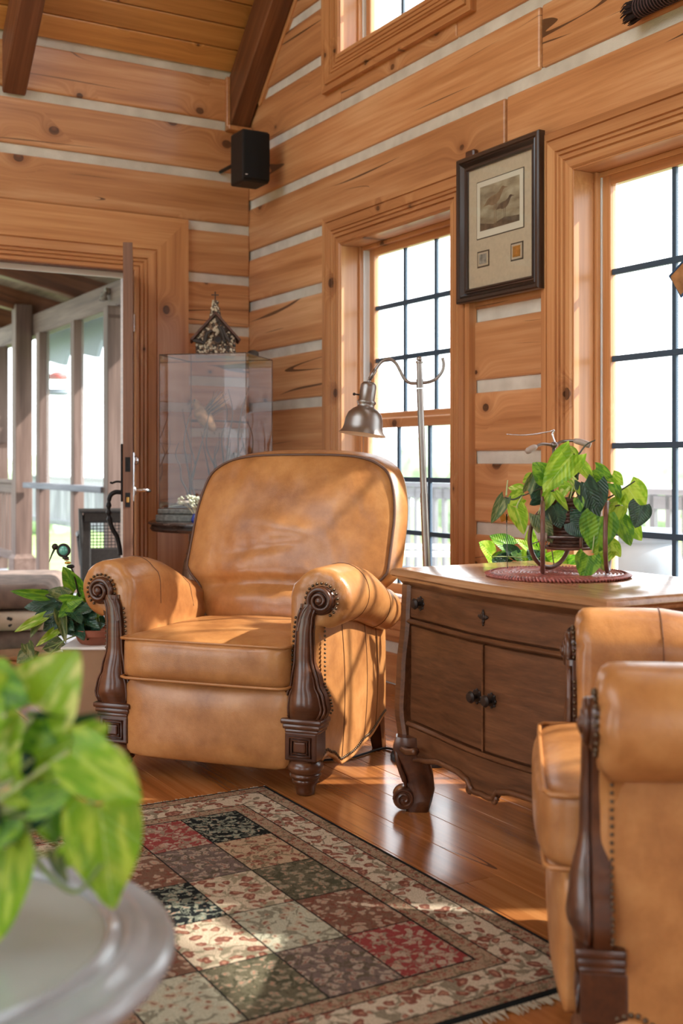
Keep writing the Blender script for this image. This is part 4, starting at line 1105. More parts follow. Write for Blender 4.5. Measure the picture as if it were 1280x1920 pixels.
# ================================================================== plants
VA = math.radians(59.83)      # plants and lamp are described with local x across the room view, y away from it
LEAF = {}
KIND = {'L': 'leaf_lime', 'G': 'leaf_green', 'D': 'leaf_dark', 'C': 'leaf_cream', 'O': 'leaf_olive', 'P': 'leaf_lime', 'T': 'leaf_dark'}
def leaf_mesh(kind, var):
    k = (kind, var)
    if k in LEAF: return LEAF[k]
    bm = B(); NU, NV = 8, 10; cup, droop, wave = [(.16, .16, .02), (.30, .30, .03), (.05, .10, .05)][var]
    g = []
    for j in range(NV+1):
        t = j/NV; row = []
        hw = .5*(math.sin(PI*min(1, (t*.93+.07)**.60))**.75) if t < 1 else 0.004
        for i in range(NU+1):
            u = -1+2*i/NU; x = u*hw
            y = t-.13*abs(u)**1.6*math.exp(-t*5)+.05*(1-abs(u))*math.exp(-t*6)
            z = cup*abs(u)**1.4*hw*1.2-droop*t*t+wave*math.sin(t*9+u*3)*abs(u)
            row.append(bm.verts.new((x, y, z)))
        g.append(row)
    for j in range(NV):
        for i in range(NU): bm.faces.new((g[j][i], g[j][i+1], g[j+1][i+1], g[j+1][i]))
    me = bpy.data.meshes.new('leaf'); bm.to_mesh(me); bm.free(); me.materials.append(M_[KIND[kind]])
    for p in me.polygons: p.use_smooth = True
    LEAF[k] = me; return me

def leaves(root, data, node=None, seed=0, tilt=.35, grow=1.0):
    rn = random.Random(seed)
    for (x0, z0, w0, x1, z1, w1, wd, kd) in data:
        wd *= grow
        a = Vector((x0, -w0, z0)); b = Vector((x1, -w1, z1)); Y = (b-a)*grow; L = Y.length
        n = Vector((rn.uniform(-tilt, tilt), -1, .35+rn.uniform(-tilt, tilt)))
        var = rn.choice((0, 0, 1, 2))
        yn = Y.normalized(); X = yn.cross(n); X.normalize(); Z = X.cross(yn)
        if kd == 'T': Z, X = (Z*.3+X*.95), (X*.3-Z*.95)
        M = Matrix(((X.x*wd*1.3, Y.x, Z.x*L*.8, a.x), (X.y*wd*1.3, Y.y, Z.y*L*.8, a.y), (X.z*wd*1.3, Y.z, Z.z*L*.8, a.z), (0, 0, 0, 1)))
        o = link('leaf', leaf_mesh(kd, var), root); o.matrix_local = M

def stems(root, paths, mat, r=.0022, name='stem'):
    for p in paths:
        pts = spline(p, 6); bm = B(); tube(bm, pts, [r*(1.15-.5*i/len(pts)) for i in range(len(pts))], 6); finish(bm, name, M_[mat], root, smooth=True)
LV_TRIKE = [(0.038, 1.079, 0.039, -0.042, 0.983, 0.064, 0.061, 'L'), (0.042, 1.065, 0.028, 0.009, 1.093, 0.036, 0.032, 'L'), (-0.033, 1.004, 0.03, -0.071, 1.043, 0.043, 0.046, 'G'), (-0.073, 1.011, 0.005, -0.099, 0.997, 0.028, 0.021, 'L'), (-0.094, 0.968, -0.012, -0.133, 0.979, -0.011, 0.027, 'C'), (-0.105, 0.954, 0.01, -0.144, 0.936, 0.023, 0.034, 'L'), (-0.153, 0.952, 0.018, -0.187, 0.886, 0.018, 0.027, 'O'), (-0.126, 0.927, 0.028, -0.105, 0.86, 0.05, 0.039, 'L'), (-0.065, 0.906, 0.042, -0.035, 0.836, 0.07, 0.039, 'O'), (-0.092, 0.967, 0.032, -0.073, 1.022, 0.033, 0.021, 'O'), (-0.026, 0.97, 0.046, -0.053, 0.918, 0.062, 0.027, 'P'), (-0.021, 0.965, 0.073, 0.011, 0.923, 0.085, 0.017, 'P'), (-0.023, 0.933, 0.051, -0.005, 0.874, 0.064, 0.045, 'D'), (0.056, 0.997, 0.076, 0.088, 0.911, 0.083, 0.046, 'D'), (0.095, 0.999, 0.068, 0.099, 0.917, 0.083, 0.042, 'D'), (0.074, 0.929, 0.072, 0.034, 0.865, 0.079, 0.057, 'D'), (0.024, 0.886, 0.072, 0.058, 0.849, 0.085, 0.041, 'D'), (0.095, 0.906, 0.114, 0.084, 0.811, 0.114, 0.073, 'G'), (0.042, 1.059, 0.04, 0.088, 1.001, 0.057, 0.03, 'L'), (0.1, 1.033, 0.024, 0.149, 1.001, 0.03, 0.03, 'G'), (0.149, 1.015, 0.015, 0.172, 0.992, 0.041, 0.029, 'L'), (0.152, 0.992, 0.019, 0.17, 0.951, 0.029, 0.023, 'G'), (0.166, 0.933, 0.037, 0.13, 0.883, 0.058, 0.043, 'L'), (0.195, 0.983, 0.003, 0.238, 0.918, 0.016, 0.064, 'L'), (0.22, 0.933, 0.06, 0.206, 0.877, 0.08, 0.05, 'D'), (0.195, 0.886, -0.006, 0.232, 0.836, 0.012, 0.039, 'L'), (0.163, 0.892, 0.061, 0.184, 0.829, 0.087, 0.039, 'G'), (0.067, 0.795, 0.1, 0.052, 0.738, 0.118, 0.05, 'G'), (0.086, 0.783, 0.086, 0.115, 0.758, 0.093, 0.03, 'L'), (0.116, 0.822, 0.099, 0.084, 0.801, 0.111, 0.03, 'L'), (0.131, 0.826, 0.07, 0.156, 0.794, 0.087, 0.03, 'L'), (0.131, 0.804, 0.086, 0.113, 0.779, 0.106, 0.023, 'L'), (0.009, 0.983, 0.066, -0.005, 0.954, 0.079, 0.021, 'C'), (0.024, 1.004, 0.07, 0.042, 0.968, 0.094, 0.018, 'C'), (0.042, 0.951, 0.081, 0.045, 0.918, 0.092, 0.021, 'G'), (0.002, 0.99, 0.07, 0.031, 0.972, 0.071, 0.016, 'P'), (-0.04, 0.983, -0.014, -0.073, 0.954, 0.007, 0.029, 'D'), (0.009, 1.033, -0.006, -0.005, 0.997, 0.012, 0.032, 'G'), (0.067, 1.015, -0.023, 0.038, 1.033, -0.018, 0.029, 'D'), (0.116, 0.983, 0.0, 0.131, 0.951, 0.03, 0.025, 'L'), (0.12, 1.011, 0.008, 0.095, 0.997, 0.024, 0.021, 'G'), (-0.012, 1.004, -0.019, -0.04, 0.968, -0.012, 0.029, 'D'), (0.059, 0.983, 0.02, 0.081, 0.954, 0.049, 0.021, 'D'), (0.181, 0.961, 0.002, 0.166, 0.926, 0.016, 0.021, 'L'), (-0.037, 0.947, -0.027, -0.073, 0.933, -0.01, 0.025, 'D'), (0.031, 1.075, -0.006, 0.056, 1.047, -0.006, 0.025, 'L')]
LV_BACK = [(-0.091, 0.717, 0.036, -0.135, 0.772, 0.112, 0.065, 'L'), (-0.01, 0.744, -0.035, -0.088, 0.791, -0.029, 0.057, 'G'), (0.076, 0.711, 0.027, -0.006, 0.785, 0.086, 0.042, 'L'), (0.048, 0.698, 0.014, 0.046, 0.825, 0.038, 0.049, 'L'), (-0.029, 0.711, 0.008, -0.108, 0.692, 0.057, 0.034, 'D'), (0.0, 0.721, 0.006, -0.048, 0.759, 0.019, 0.038, 'D'), (0.029, 0.702, -0.006, -0.019, 0.73, 0.026, 0.046, 'G'), (0.076, 0.698, 0.018, 0.029, 0.74, 0.097, 0.049, 'D'), (0.105, 0.692, 0.036, 0.162, 0.74, 0.079, 0.049, 'L'), (0.133, 0.692, -0.004, 0.194, 0.717, 0.017, 0.049, 'L'), (0.086, 0.702, -0.037, 0.105, 0.755, -0.035, 0.042, 'C'), (-0.038, 0.69, -0.003, -0.067, 0.73, 0.023, 0.038, 'G'), (0.152, 0.686, -0.01, 0.095, 0.721, 0.062, 0.038, 'G'), (0.057, 0.69, 0.002, 0.076, 0.759, 0.047, 0.046, 'G'), (0.01, 0.692, -0.021, 0.057, 0.74, -0.019, 0.042, 'D'), (-0.076, 0.698, -0.014, -0.038, 0.736, -0.003, 0.03, 'G'), (0.171, 0.683, 0.001, 0.219, 0.721, 0.081, 0.042, 'G')]
LV_LEFT = [(-0.096, 0.535, -0.026, -0.137, 0.629, 0.028, 0.06, 'G'), (-0.214, 0.516, -0.013, -0.34, 0.537, 0.047, 0.036, 'G'), (-0.122, 0.514, 0.013, -0.201, 0.544, 0.019, 0.051, 'O'), (-0.233, 0.51, -0.049, -0.075, 0.467, 0.035, 0.051, 'D'), (-0.16, 0.48, -0.024, -0.305, 0.473, -0.001, 0.06, 'D'), (-0.207, 0.441, 0.05, -0.314, 0.386, 0.097, 0.032, 'C'), (-0.224, 0.424, 0.034, -0.256, 0.369, 0.081, 0.03, 'O'), (-0.149, 0.446, 0.014, -0.22, 0.379, 0.029, 0.064, 'D'), (-0.156, 0.386, 0.013, -0.224, 0.337, 0.1, 0.03, 'C'), (-0.143, 0.407, 0.002, -0.07, 0.373, 0.076, 0.051, 'D'), (-0.256, 0.307, 0.017, -0.329, 0.251, 0.024, 0.056, 'O'), (-0.284, 0.328, 0.026, -0.246, 0.279, 0.085, 0.038, 'O'), (-0.216, 0.328, -0.02, -0.141, 0.313, -0.017, 0.06, 'O'), (-0.139, 0.488, 0.037, -0.053, 0.51, 0.084, 0.056, 'G'), (-0.117, 0.467, 0.022, -0.011, 0.478, 0.11, 0.056, 'D'), (-0.096, 0.446, 0.021, 0.011, 0.424, 0.114, 0.056, 'D'), (-0.075, 0.403, -0.011, 0.021, 0.371, 0.07, 0.056, 'D'), (-0.128, 0.435, -0.006, -0.043, 0.392, 0.088, 0.051, 'D'), (-0.043, 0.446, 0.038, 0.032, 0.467, 0.048, 0.047, 'G'), (-0.075, 0.488, -0.036, -0.075, 0.552, -0.015, 0.043, 'G'), (-0.032, 0.382, 0.047, 0.028, 0.414, 0.09, 0.043, 'D'), (-0.16, 0.467, 0.013, -0.246, 0.446, 0.043, 0.047, 'D'), (-0.107, 0.414, 0.001, -0.16, 0.369, 0.039, 0.047, 'D'), (-0.064, 0.424, -0.015, -0.096, 0.371, 0.044, 0.043, 'G'), (-0.011, 0.414, 0.008, -0.028, 0.36, 0.099, 0.043, 'D'), (-0.139, 0.446, 0.018, -0.085, 0.399, 0.111, 0.047, 'D'), (-0.107, 0.467, 0.036, -0.043, 0.435, 0.135, 0.047, 'D'), (-0.075, 0.446, 0.017, -0.015, 0.399, 0.033, 0.047, 'G'), (-0.085, 0.414, 0.036, -0.036, 0.364, 0.133, 0.043, 'D'), (-0.053, 0.467, 0.04, 0.006, 0.446, 0.097, 0.043, 'D'), (-0.128, 0.467, 0.021, -0.182, 0.414, 0.042, 0.047, 'D'), (-0.096, 0.488, 0.033, -0.139, 0.446, 0.091, 0.043, 'G'), (-0.032, 0.446, -0.022, 0.023, 0.399, -0.015, 0.043, 'D'), (-0.149, 0.456, 0.035, -0.107, 0.369, 0.134, 0.038, 'O'), (-0.053, 0.403, -0.041, 0.0, 0.364, 0.039, 0.038, 'D'), (-0.113, 0.499, -0.009, -0.171, 0.493, 0.006, 0.043, 'D'), (-0.079, 0.51, -0.021, -0.032, 0.531, 0.056, 0.034, 'G')]
LV_FRONT = [(0.037, 0.788, -0.011, 0.071, 0.852, -0.006, 0.07, 'C'), (0.033, 0.784, -0.004, 0.113, 0.78, 0.002, 0.023, 'T'), (0.029, 0.735, -0.017, 0.109, 0.774, -0.001, 0.053, 'L'), (0.075, 0.753, 0.017, 0.154, 0.71, 0.049, 0.049, 'L'), (0.1, 0.739, 0.011, 0.149, 0.704, 0.019, 0.042, 'C'), (0.103, 0.697, 0.001, 0.12, 0.589, 0.013, 0.064, 'L'), (0.04, 0.711, -0.013, 0.055, 0.646, -0.009, 0.042, 'G'), (-0.012, 0.817, -0.011, 0.027, 0.806, 0.026, 0.047, 'G'), (0.008, 0.656, 0.013, 0.002, 0.563, 0.045, 0.056, 'L'), (-0.007, 0.717, 0.012, 0.02, 0.646, 0.02, 0.023, 'T'), (-0.011, 0.736, -0.008, 0.023, 0.786, 0.017, 0.047, 'C'), (0.017, 0.722, 0.009, 0.027, 0.759, 0.043, 0.022, 'P'), (0.033, 0.697, 0.015, 0.084, 0.714, 0.019, 0.028, 'G'), (-0.017, 0.764, 0.004, 0.006, 0.809, 0.031, 0.033, 'L'), (0.111, 0.614, 0.0, 0.12, 0.585, 0.007, 0.022, 'L'), (0.05, 0.708, -0.001, 0.028, 0.664, 0.003, 0.028, 'D'), (0.011, 0.686, 0.017, -0.017, 0.653, 0.052, 0.039, 'G'), (-0.011, 0.792, 0.002, -0.033, 0.842, 0.014, 0.056, 'L'), (-0.022, 0.708, 0.016, -0.061, 0.664, 0.039, 0.056, 'G'), (-0.033, 0.753, 0.015, -0.084, 0.764, 0.049, 0.061, 'L'), (0.056, 0.647, 0.0, 0.072, 0.614, 0.017, 0.014, 'O'), (0.067, 0.636, 0.004, 0.084, 0.664, 0.021, 0.017, 'P'), (0.022, 0.77, -0.014, 0.056, 0.756, -0.001, 0.033, 'G'), (-0.006, 0.753, -0.017, 0.027, 0.725, -0.016, 0.035, 'D'), (0.0, 0.697, -0.048, 0.032, 0.681, -0.023, 0.033, 'G'), (0.033, 0.731, -0.049, 0.017, 0.697, -0.027, 0.028, 'D'), (-0.011, 0.675, -0.031, 0.017, 0.642, -0.017, 0.033, 'G'), (0.011, 0.714, 0.01, 0.045, 0.697, 0.018, 0.026, 'L'), (-0.008, 0.775, -0.023, 0.017, 0.742, -0.015, 0.033, 'L'), (0.061, 0.731, -0.025, 0.033, 0.708, -0.014, 0.026, 'D')]
# ---- red coiled mat on the cabinet
tm = tag(empty('woven_mat', (3.640, -.776, .727), VA), 'round red woven rattan mat under the tricycle planter', 'mat')
bm = B(); pts = []
n_t = 17
for k in range(n_t*44):
    a = 2*PI*k/44; r = .008+.0108*k/44; pts.append((r*math.cos(a), r*math.sin(a)*.97, .0055+.0008*math.sin(k*2.2)))
tube(bm, pts, [.0056*(1+.12*math.sin(k*1.9)) for k in range(len(pts))], 6); finish(bm, 'coil', M_['mat_red'], tm, smooth=True)
bm = B()
for k in range(120):
    a = 2*PI*k/120; c, s_ = math.cos(a), math.sin(a); r = .197
    tube(bm, [(c*(r-.008), s_*(r-.008)*.97, .011), (math.cos(a+.035)*(r+.007), math.sin(a+.035)*(r+.007)*.97, .006), (math.cos(a+.05)*r, math.sin(a+.05)*r*.97, .001)], .0034, 5)
tag(finish(bm, 'rim_stitching', M_['mat_red'], tm, smooth=True), kind='stuff')

# ---- tricycle planter with philodendron
tk = tag(empty('tricycle_planter', (3.640, -.776, .738), VA), 'metal tricycle planter with a wicker basket on the red mat', 'planter')
def wheel(c, r, rot, nm):
    e = empty(nm, c, 0, tk); e.rotation_euler = rot
    bm = B(); tube(bm, [(r*math.cos(2*PI*k/36), 0, r*math.sin(2*PI*k/36)) for k in range(36)], .0065, 8, closed=True); finish(bm, 'rim', M_['rattan'], e, smooth=True)
    bm = B()
    for k in range(8): tube(bm, [(0, 0, 0), (r*math.cos(k*PI/4+.2), 0, r*math.sin(k*PI/4+.2))], .0016, 5)
    finish(bm, 'spokes', M_['chrome_wire'], e)
    bm = B(); lathe(bm, [(.0, -.012), (.012, -.012), (.014, 0), (.012, .012), (0, .012)], 12, Matrix.Rotation(PI/2, 4, 'X'), cap=False); finish(bm, 'hub', M_['grip'], e, smooth=True)
wheel((-.052, -.055, .103), .096, (0, 0, math.radians(80)), 'wheel'); wheel((.132, -.045, .103), .096, (0, 0, math.radians(73)), 'wheel')
wheel((-.005, .09, .093), .087, (0, 0, math.radians(38)), 'front_wheel')
bm = B(); tube(bm, [(-.052, -.055, .103), (.132, -.045, .103)], .004, 8); finish(bm, 'axle', M_['chrome_wire'], tk, smooth=True)
bk_ = empty('basket', (.036, .012, .072), 0, tk)
bm = B()
for j in range(14):
    z = .006+.0098*j; r = .049+.010*j/14
    tube(bm, [((r+.0022*math.cos(k*PI+j*PI))*math.cos(2*PI*k/30), (r+.0022*math.cos(k*PI+j*PI))*math.sin(2*PI*k/30), z) for k in range(30)], .0058, 6, closed=True)
finish(bm, 'weave', M_['basket'], bk_, smooth=True)
bm = B(); lathe(bm, [(.045, 0), (.054, .132)], 24); finish(bm, 'liner', M_['soil'], bk_)
bm = B(); tube(bm, [(.07*math.cos(2*PI*k/30), .07*math.sin(2*PI*k/30), -.002) for k in range(30)], .004, 6, closed=True)
for a in (PI*.72, PI*1.6): tube(bm, [(.062*math.cos(a), .062*math.sin(a), .06), (.066*math.cos(a), .066*math.sin(a), -.01)], .005, 6)
finish(bm, 'cradle', M_['rattan'], bk_, smooth=True)
hb = empty('handlebar', (0, 0, 0), 0, tk)
bm = B(); tube(bm, [(-.003, .07, .13), (-.005, .05, .26), (-.005, .03, .362)], .005, 8); finish(bm, 'stem', M_['chrome_wire'], hb, smooth=True)
bm = B(); tube(bm, spline([(-.075, -.03, .352), (-.045, .0, .364), (-.005, .03, .362), (.02, .04, .372), (.048, .03, .374), (.065, .02, .371)], 6), .0042, 8); finish(bm, 'bar', M_['chrome_wire'], hb, smooth=True)
for p0, p1 in (((-.066, -.022, .356), (-.094, -.048, .342)), ((.052, .027, .374), (.094, .005, .360))):
    bm = B(); tube(bm, spline([p0, tuple((a+b)/2+(.002 if i == 2 else 0) for i, (a, b) in enumerate(zip(p0, p1))), p1], 3), [.0065, .0085, .009, .009, .009, .0095, .008], 10); finish(bm, 'grip', M_['grip'], hb, smooth=True)
bm = B(); ball(bm, (-.005, .03, .362), .012, 12, 8, (1, 1, .8)); finish(bm, 'clamp', M_['chrome_wire'], hb, smooth=True)
bm = B(); tube(bm, spline([(0, .03, .362), (-.010, .03, .392), (-.006, .03, .404), (-.03, .02, .398), (-.09, .01, .390), (-.145, .0, .392)], 6), [.003]*14+[.0022]*10+[.0016]*7, 6); finish(bm, 'brake_lever', M_['steel'], hb, smooth=True)
bm = B(); tube(bm, [(-.052, -.055, .2), (-.045, .0, .235), (-.005, .05, .25)], .005, 6); tube(bm, [(.132, -.045, .2), (.10, .0, .235), (-.005, .05, .25)], .005, 6); finish(bm, 'frame', M_['rattan'], tk, smooth=True)

ph = tag(empty('heartleaf_plant', (3.629, -.766, 0), VA), 'trailing heart-leaf plant in lime and dark green growing in the tricycle basket', 'plant')
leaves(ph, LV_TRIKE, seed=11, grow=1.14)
cr = (.02, .03, .90)
stems(ph, [[cr, (-.03, -.02, .975), (-.105, -.02, .955)], [(-.105, -.02, .955), (-.13, -.02, .945), (-.155, -.02, .952)], [cr, (.06, -.02, .985), (.125, -.01, .945)], [(.125, -.01, .945), (.15, -.02, .955), (.215, -.02, .997)],
           [(.125, -.01, .945), (.14, -.03, .925), (.165, -.05, .93)], [cr, (.05, -.03, 1.02), (.04, -.03, 1.075)], [(.04, -.03, 1.06), (.055, -.03, 1.075), (.075, -.03, 1.10), (.10, -.03, 1.113)]], 'dark_stem', .0026)
stems(ph, [[cr, (.0, -.03, 1.0), (-.035, -.03, 1.005)], [cr, (.05, -.05, .95), (.08, -.10, .88), (.075, -.11, .80)], [(.125, -.01, .945), (.10, -.06, .90), (.10, -.09, .84), (.075, -.10, .80)], [(-.15, -.02, .955), (-.148, -.02, .98), (-.146, -.02, 1.0)],
           [cr, (.03, -.06, .98), (.02, -.08, .95)], [cr, (.0, -.06, .97), (-.02, -.06, .95)], [(-.105, -.02, .955), (-.12, -.03, .93), (-.12, -.03, .92)], [cr, (-.04, -.04, .95), (-.065, -.05, .905)], [cr, (.09, -.02, 1.0), (.10, -.02, 1.02)]], 'pale_stem', .0022)

# ---- potted plant on a stand behind the cabinet
st = tag(empty('plant_stand', (2.95, -.30, 0), VA), 'slim dark plant stand hidden behind the oak cabinet', 'stand')
bm = B(); lathe(bm, [(.13, .50), (.135, .51), (.135, .525), (.12, .53)], 24); finish(bm, 'top', M_['dark_table'], st, smooth=True, angle=40)
for k in range(3):
    a = k*2*PI/3+.3; bm = B(); tube(bm, [(.10*math.cos(a), .10*math.sin(a), .51), (.12*math.cos(a), .12*math.sin(a), 0)], .011, 8); finish(bm, 'leg', M_['dark_table'], st, smooth=True)
pb = tag(empty('potted_plant', (2.95, -.30, .53), VA), 'lime green potted plant peeking out behind the oak cabinet top', 'plant')
bm = B(); lathe(bm, [(.06, 0), (.085, .13), (.09, .13), (.09, .145), (.075, .145), (.07, .12)], 24); finish(bm, 'pot', M_['terracotta'], pb, smooth=True, angle=40)
sub = empty('foliage', (0, 0, -.53), 0, pb); sub.location = (-.055, 0, -.53)
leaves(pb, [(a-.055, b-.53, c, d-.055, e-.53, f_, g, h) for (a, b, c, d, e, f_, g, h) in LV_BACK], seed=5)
bpy.data.objects.remove(sub)
stems(pb, [[(0, 0, .13), (a*.5, -.02, .18), (a-.055, -c, b-.53)] for (a, b, c, *_) in LV_BACK[:9]], 'pale_stem', .0022)
for dx in (-.062, -.047):
    bm = B(); tube(bm, spline([(-.03, -.02, .13), (dx*2.2, -.02, .15), (dx*2.2-.01+(.012 if dx > -.05 else 0), -.02, .195)], 5), [.004]*4+[.006]*3+[.004, .002, .001, .0005], 5, flat=.3); finish(bm, 'blade', M_['green_stem'], pb)

# ---- plant, terracotta pot and pedestal behind the recliner's left arm
pe = tag(empty('plant_pedestal', (1.69, -1.474, 0), VA), 'tan box pedestal under the terracotta pot, behind the recliner arm', 'pedestal')
bm = B(); poly(bm, [[Vector((a*s_, b*s_, z)) for a, b in ((-1, -1), (1, -1), (1, 1), (-1, 1))] for s_, z in ((.090, .02), (.118, .315), (.118, .325))]); bmesh.ops.recalc_face_normals(bm, faces=bm.faces[:]); bmesh.ops.bevel(bm, geom=bm.edges[:], offset=.004, segments=1, affect='EDGES'); finish(bm, 'box', M_['tan_board'], pe)
bm = B(); box(bm, -.125, .125, -.125, .125, .318, .329, .003); finish(bm, 'rim', M_['weatherstrip'], pe)
bm = B(); box(bm, -.10, .10, -.10, .10, 0, .025, .003); finish(bm, 'plinth', M_['tan_board'], pe)
pt = tag(empty('potted_vine', (1.69, -1.474, .329), VA), 'dark green trailing vine in a terracotta pot behind the recliner arm', 'plant')
bm = B(); lathe(bm, [(.075, 0), (.085, .012), (.095, .035), (.102, .036), (.104, .058), (.088, .060), (.085, .045)], 28); finish(bm, 'pot', M_['terracotta'], pt, smooth=True, angle=40)
bm = B(); lathe(bm, [(.0, .040), (.087, .042)], 24, cap=False); finish(bm, 'soil', M_['soil'], pt)
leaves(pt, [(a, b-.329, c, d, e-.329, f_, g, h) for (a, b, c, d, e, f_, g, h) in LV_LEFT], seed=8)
stems(pt, [[(0, 0, .04), (a*.5, -c*.5, .12+.3*(b-.40)), (a, -c, b-.329)] for (a, b, c, *_) in LV_LEFT if b > .38], 'green_stem', .003)
stems(pt, [[(-.04, -.05, .05), (-.12, -.08, .02), (-.20, -.06, -.05), (-.26, -.05, -.04)], [(-.12, -.08, .02), (-.16, -.07, .0), (-.215, -.05, -.02)]], 'green_stem', .0028)
sk = tag(empty('garden_stake', (1.69, -1.474, .36), VA), 'metal bird garden stake with a green glass disc above the potted vine', 'ornament')
X = lambda px: (px-185)/468.0; Zz = lambda py: 1.05-(py-867)/468.0-.36
bm = B(); tube(bm, spline([(-.05, .03, 0), (-.085, .02, .15), (X(136), 0, Zz(1072)), (X(128), 0, Zz(1062))], 5), .0035, 6); finish(bm, 'rod', M_['dark_bronze'], sk, smooth=True)
for px, py, r, m_ in ((131, 1062, .017, 'black_iron'), (126, 1055, .013, 'gold_medal'), (124, 1049, .011, 'pebble_brown'), (122, 1046, .014, 'dark_bronze')):
    bm = B(); ball(bm, (X(px), 0, Zz(py)), r, 12, 8, (1, 1, .5)); finish(bm, 'bead', M_[m_], sk, smooth=True)
c = (X(118), 0, Zz(1032))
bm = B(); tube(bm, [(c[0]+.023*math.cos(2*PI*k/24), 0, c[2]+.023*math.sin(2*PI*k/24)) for k in range(24)], .0055, 8, closed=True); finish(bm, 'ring', M_['dark_bronze'], sk, smooth=True)
bm = B(); ball(bm, c, .020, 16, 10, (1, .45, 1)); finish(bm, 'glass_disc', M_['gem'], sk, smooth=True)
bm = B(); ball(bm, (X(102), 0, Zz(1025)), .013, 12, 8); finish(bm, 'head', M_['dark_bronze'], sk, smooth=True)
bm = B(); tube(bm, [(X(102), 0, Zz(1027)), (X(96), 0, Zz(1040)), (X(91), 0, Zz(1054))], [.005, .0035, .001], 6); finish(bm, 'beak', M_['dark_bronze'], sk, smooth=True)

# ---- foreground: round table with a pothos
ft_ = tag(empty('round_table', (4.880, -2.749, 0)), 'round grey stone-topped table with a metal rim in the near left corner', 'table')
bm = B(); lathe(bm, [(.0, .544), (.218, .544), (.222, .540)], 64, cap=False); finish(bm, 'top', M_['table_stone'], ft_, smooth=True, angle=30)
bm = B(); lathe(bm, [(.216, .535), (.219, .547), (.226, .551), (.233, .547), (.236, .543), (.242, .548), (.250, .549), (.262, .542), (.276, .540), (.286, .543), (.293, .538), (.294, .530), (.288, .522), (.27, .515), (.22, .515)], 72); finish(bm, 'rim', M_['table_metal'], ft_, smooth=True, angle=50)
bm = B(); lathe(bm, [(.05, .52), (.04, .48), (.03, .40), (.035, .28), (.05, .2), (.04, .12), (.06, .06), (.16, .02), (.17, 0)], 28); finish(bm, 'pedestal', M_['table_metal'], ft_, smooth=True, angle=60)
po_ = tag(empty('pothos', (4.937, -2.651, .547), VA), 'lime green pothos trailing over the round grey table in the foreground', 'plant')
OX = -.10
bm = B(); lathe(bm, [(.055, 0), (.075, .10), (.08, .10), (.08, .118), (.068, .118), (.066, .10)], 28, Matrix.Translation((OX, .01, 0))); finish(bm, 'pot', M_['dark_table'], po_, smooth=True, angle=40)
leaves(po_, [(a, b-.547, c, d, e-.547, f_, g, h) for (a, b, c, d, e, f_, g, h) in LV_FRONT], seed=21, tilt=.25)
stems(po_, [[(OX, 0, .10), (OX*.5+a*.5, -c, .13+.3*(b-.70)), (a, -c, b-.547)] for (a, b, c, *_) in LV_FRONT[:16]], 'pale_stem', .0028)
stems(po_, [[(.03, -.01, .13), (.04, -.02, .10), (.06, -.02, .075), (.085, -.02, .062), (.11, -.02, .09)]], 'green_stem', .003)

# ================================================================== floor lamp
la = tag(empty('floor_lamp', (2.781, -.628, 0), VA), 'brushed nickel floor lamp with a bell shade between recliner and cabinet', 'lamp')
NK = M_['nickel']; LX = lambda px: (px-803)/528.0; LZ = lambda py: 1.05+(867-py)/528.0
bm = B(); lathe(bm, [(.136, 0), (.137, .010), (.130, .022), (.10, .042), (.05, .056), (.02, .062), (.016, .085)], 36); finish(bm, 'base', M_['dark_bronze'], la, smooth=True, angle=50)
bm = B(); tube(bm, [(0, 0, .06), (LX(799), 0, LZ(1060)), (LX(793.5), 0, LZ(925))], .0135, 14); tube(bm, [(LX(793.5), 0, LZ(927)), (LX(786), 0, LZ(729))], .0115, 14); finish(bm, 'pole', NK, la, smooth=True, angle=50)
bm = B(); tube(bm, [(LX(786), 0, LZ(726)), (LX(785), 0, LZ(680))], .0095, 12); lathe(bm, [(.012, -.004), (.013, 0), (.012, .004)], 14, Matrix.Translation((LX(785), 0, LZ(679)))); ball(bm, (LX(785), 0, LZ(673)), .010, 12, 8)
tube(bm, [(LX(786), 0, LZ(727)), (LX(785.7), 0, LZ(711))], .0125, 14); finish(bm, 'finial', NK, la, smooth=True, angle=50)
bm = B(); tube(bm, spline([(LX(x), 0, LZ(y)) for x, y in ((785, 718.5), (768, 718), (757, 710), (749, 695), (741, 681), (729, 673), (716, 677), (706, 688), (701, 696))], 6), .0055, 10); finish(bm, 'arm', NK, la, smooth=True)
bm = B(); tube(bm, spline([(LX(x), 0, LZ(y)) for x, y in ((787, 718.5), (804, 716), (818, 709), (828, 696), (831, 683), (828.5, 671))], 6), .0055, 10); finish(bm, 'hook', NK, la, smooth=True)
bm = B(); tube(bm, [(LX(703), 0, LZ(693)), (LX(692), 0, LZ(711))], .0075, 10); ball(bm, (LX(691), 0, LZ(715)), .008, 10, 6); finish(bm, 'joint', NK, la, smooth=True)
ax_ = Vector((-.13, -.06, -.99)).normalized(); xx = Vector((1, 0, -.13)).normalized()
Ms = frame((LX(691), 0, LZ(716)), xx, ax_.cross(xx), ax_)
bm = B(); lathe(bm, [(.0, .0), (.020, .002), (.027, .010), (.0285, .020), (.0285, .066), (.034, .071), (.034, .077), (.030, .081), (.031, .092), (.044, .099), (.059, .114), (.0665, .136), (.069, .160), (.0735, .176), (.083, .187), (.084, .189)], 40, Ms, cap=False); sh_ = finish(bm, 'shade', NK, la, smooth=True, angle=60)
bm = B(); lathe(bm, [(.083, .1885), (.072, .176), (.067, .160), (.064, .136), (.056, .116), (.03, .102), (.0, .10)], 40, Ms, cap=False); finish(bm, 'shade_lining', M_['lamp_inside'], sh_, smooth=True)
bm = B(); tube(bm, [Ms @ Vector((-.028, 0, .050)), Ms @ Vector((-.044, 0, .050))], .0025, 6); ball(bm, Ms @ Vector((-.047, 0, .050)), .0055, 8, 6); finish(bm, 'switch', M_['dark_bronze'], la, smooth=True)
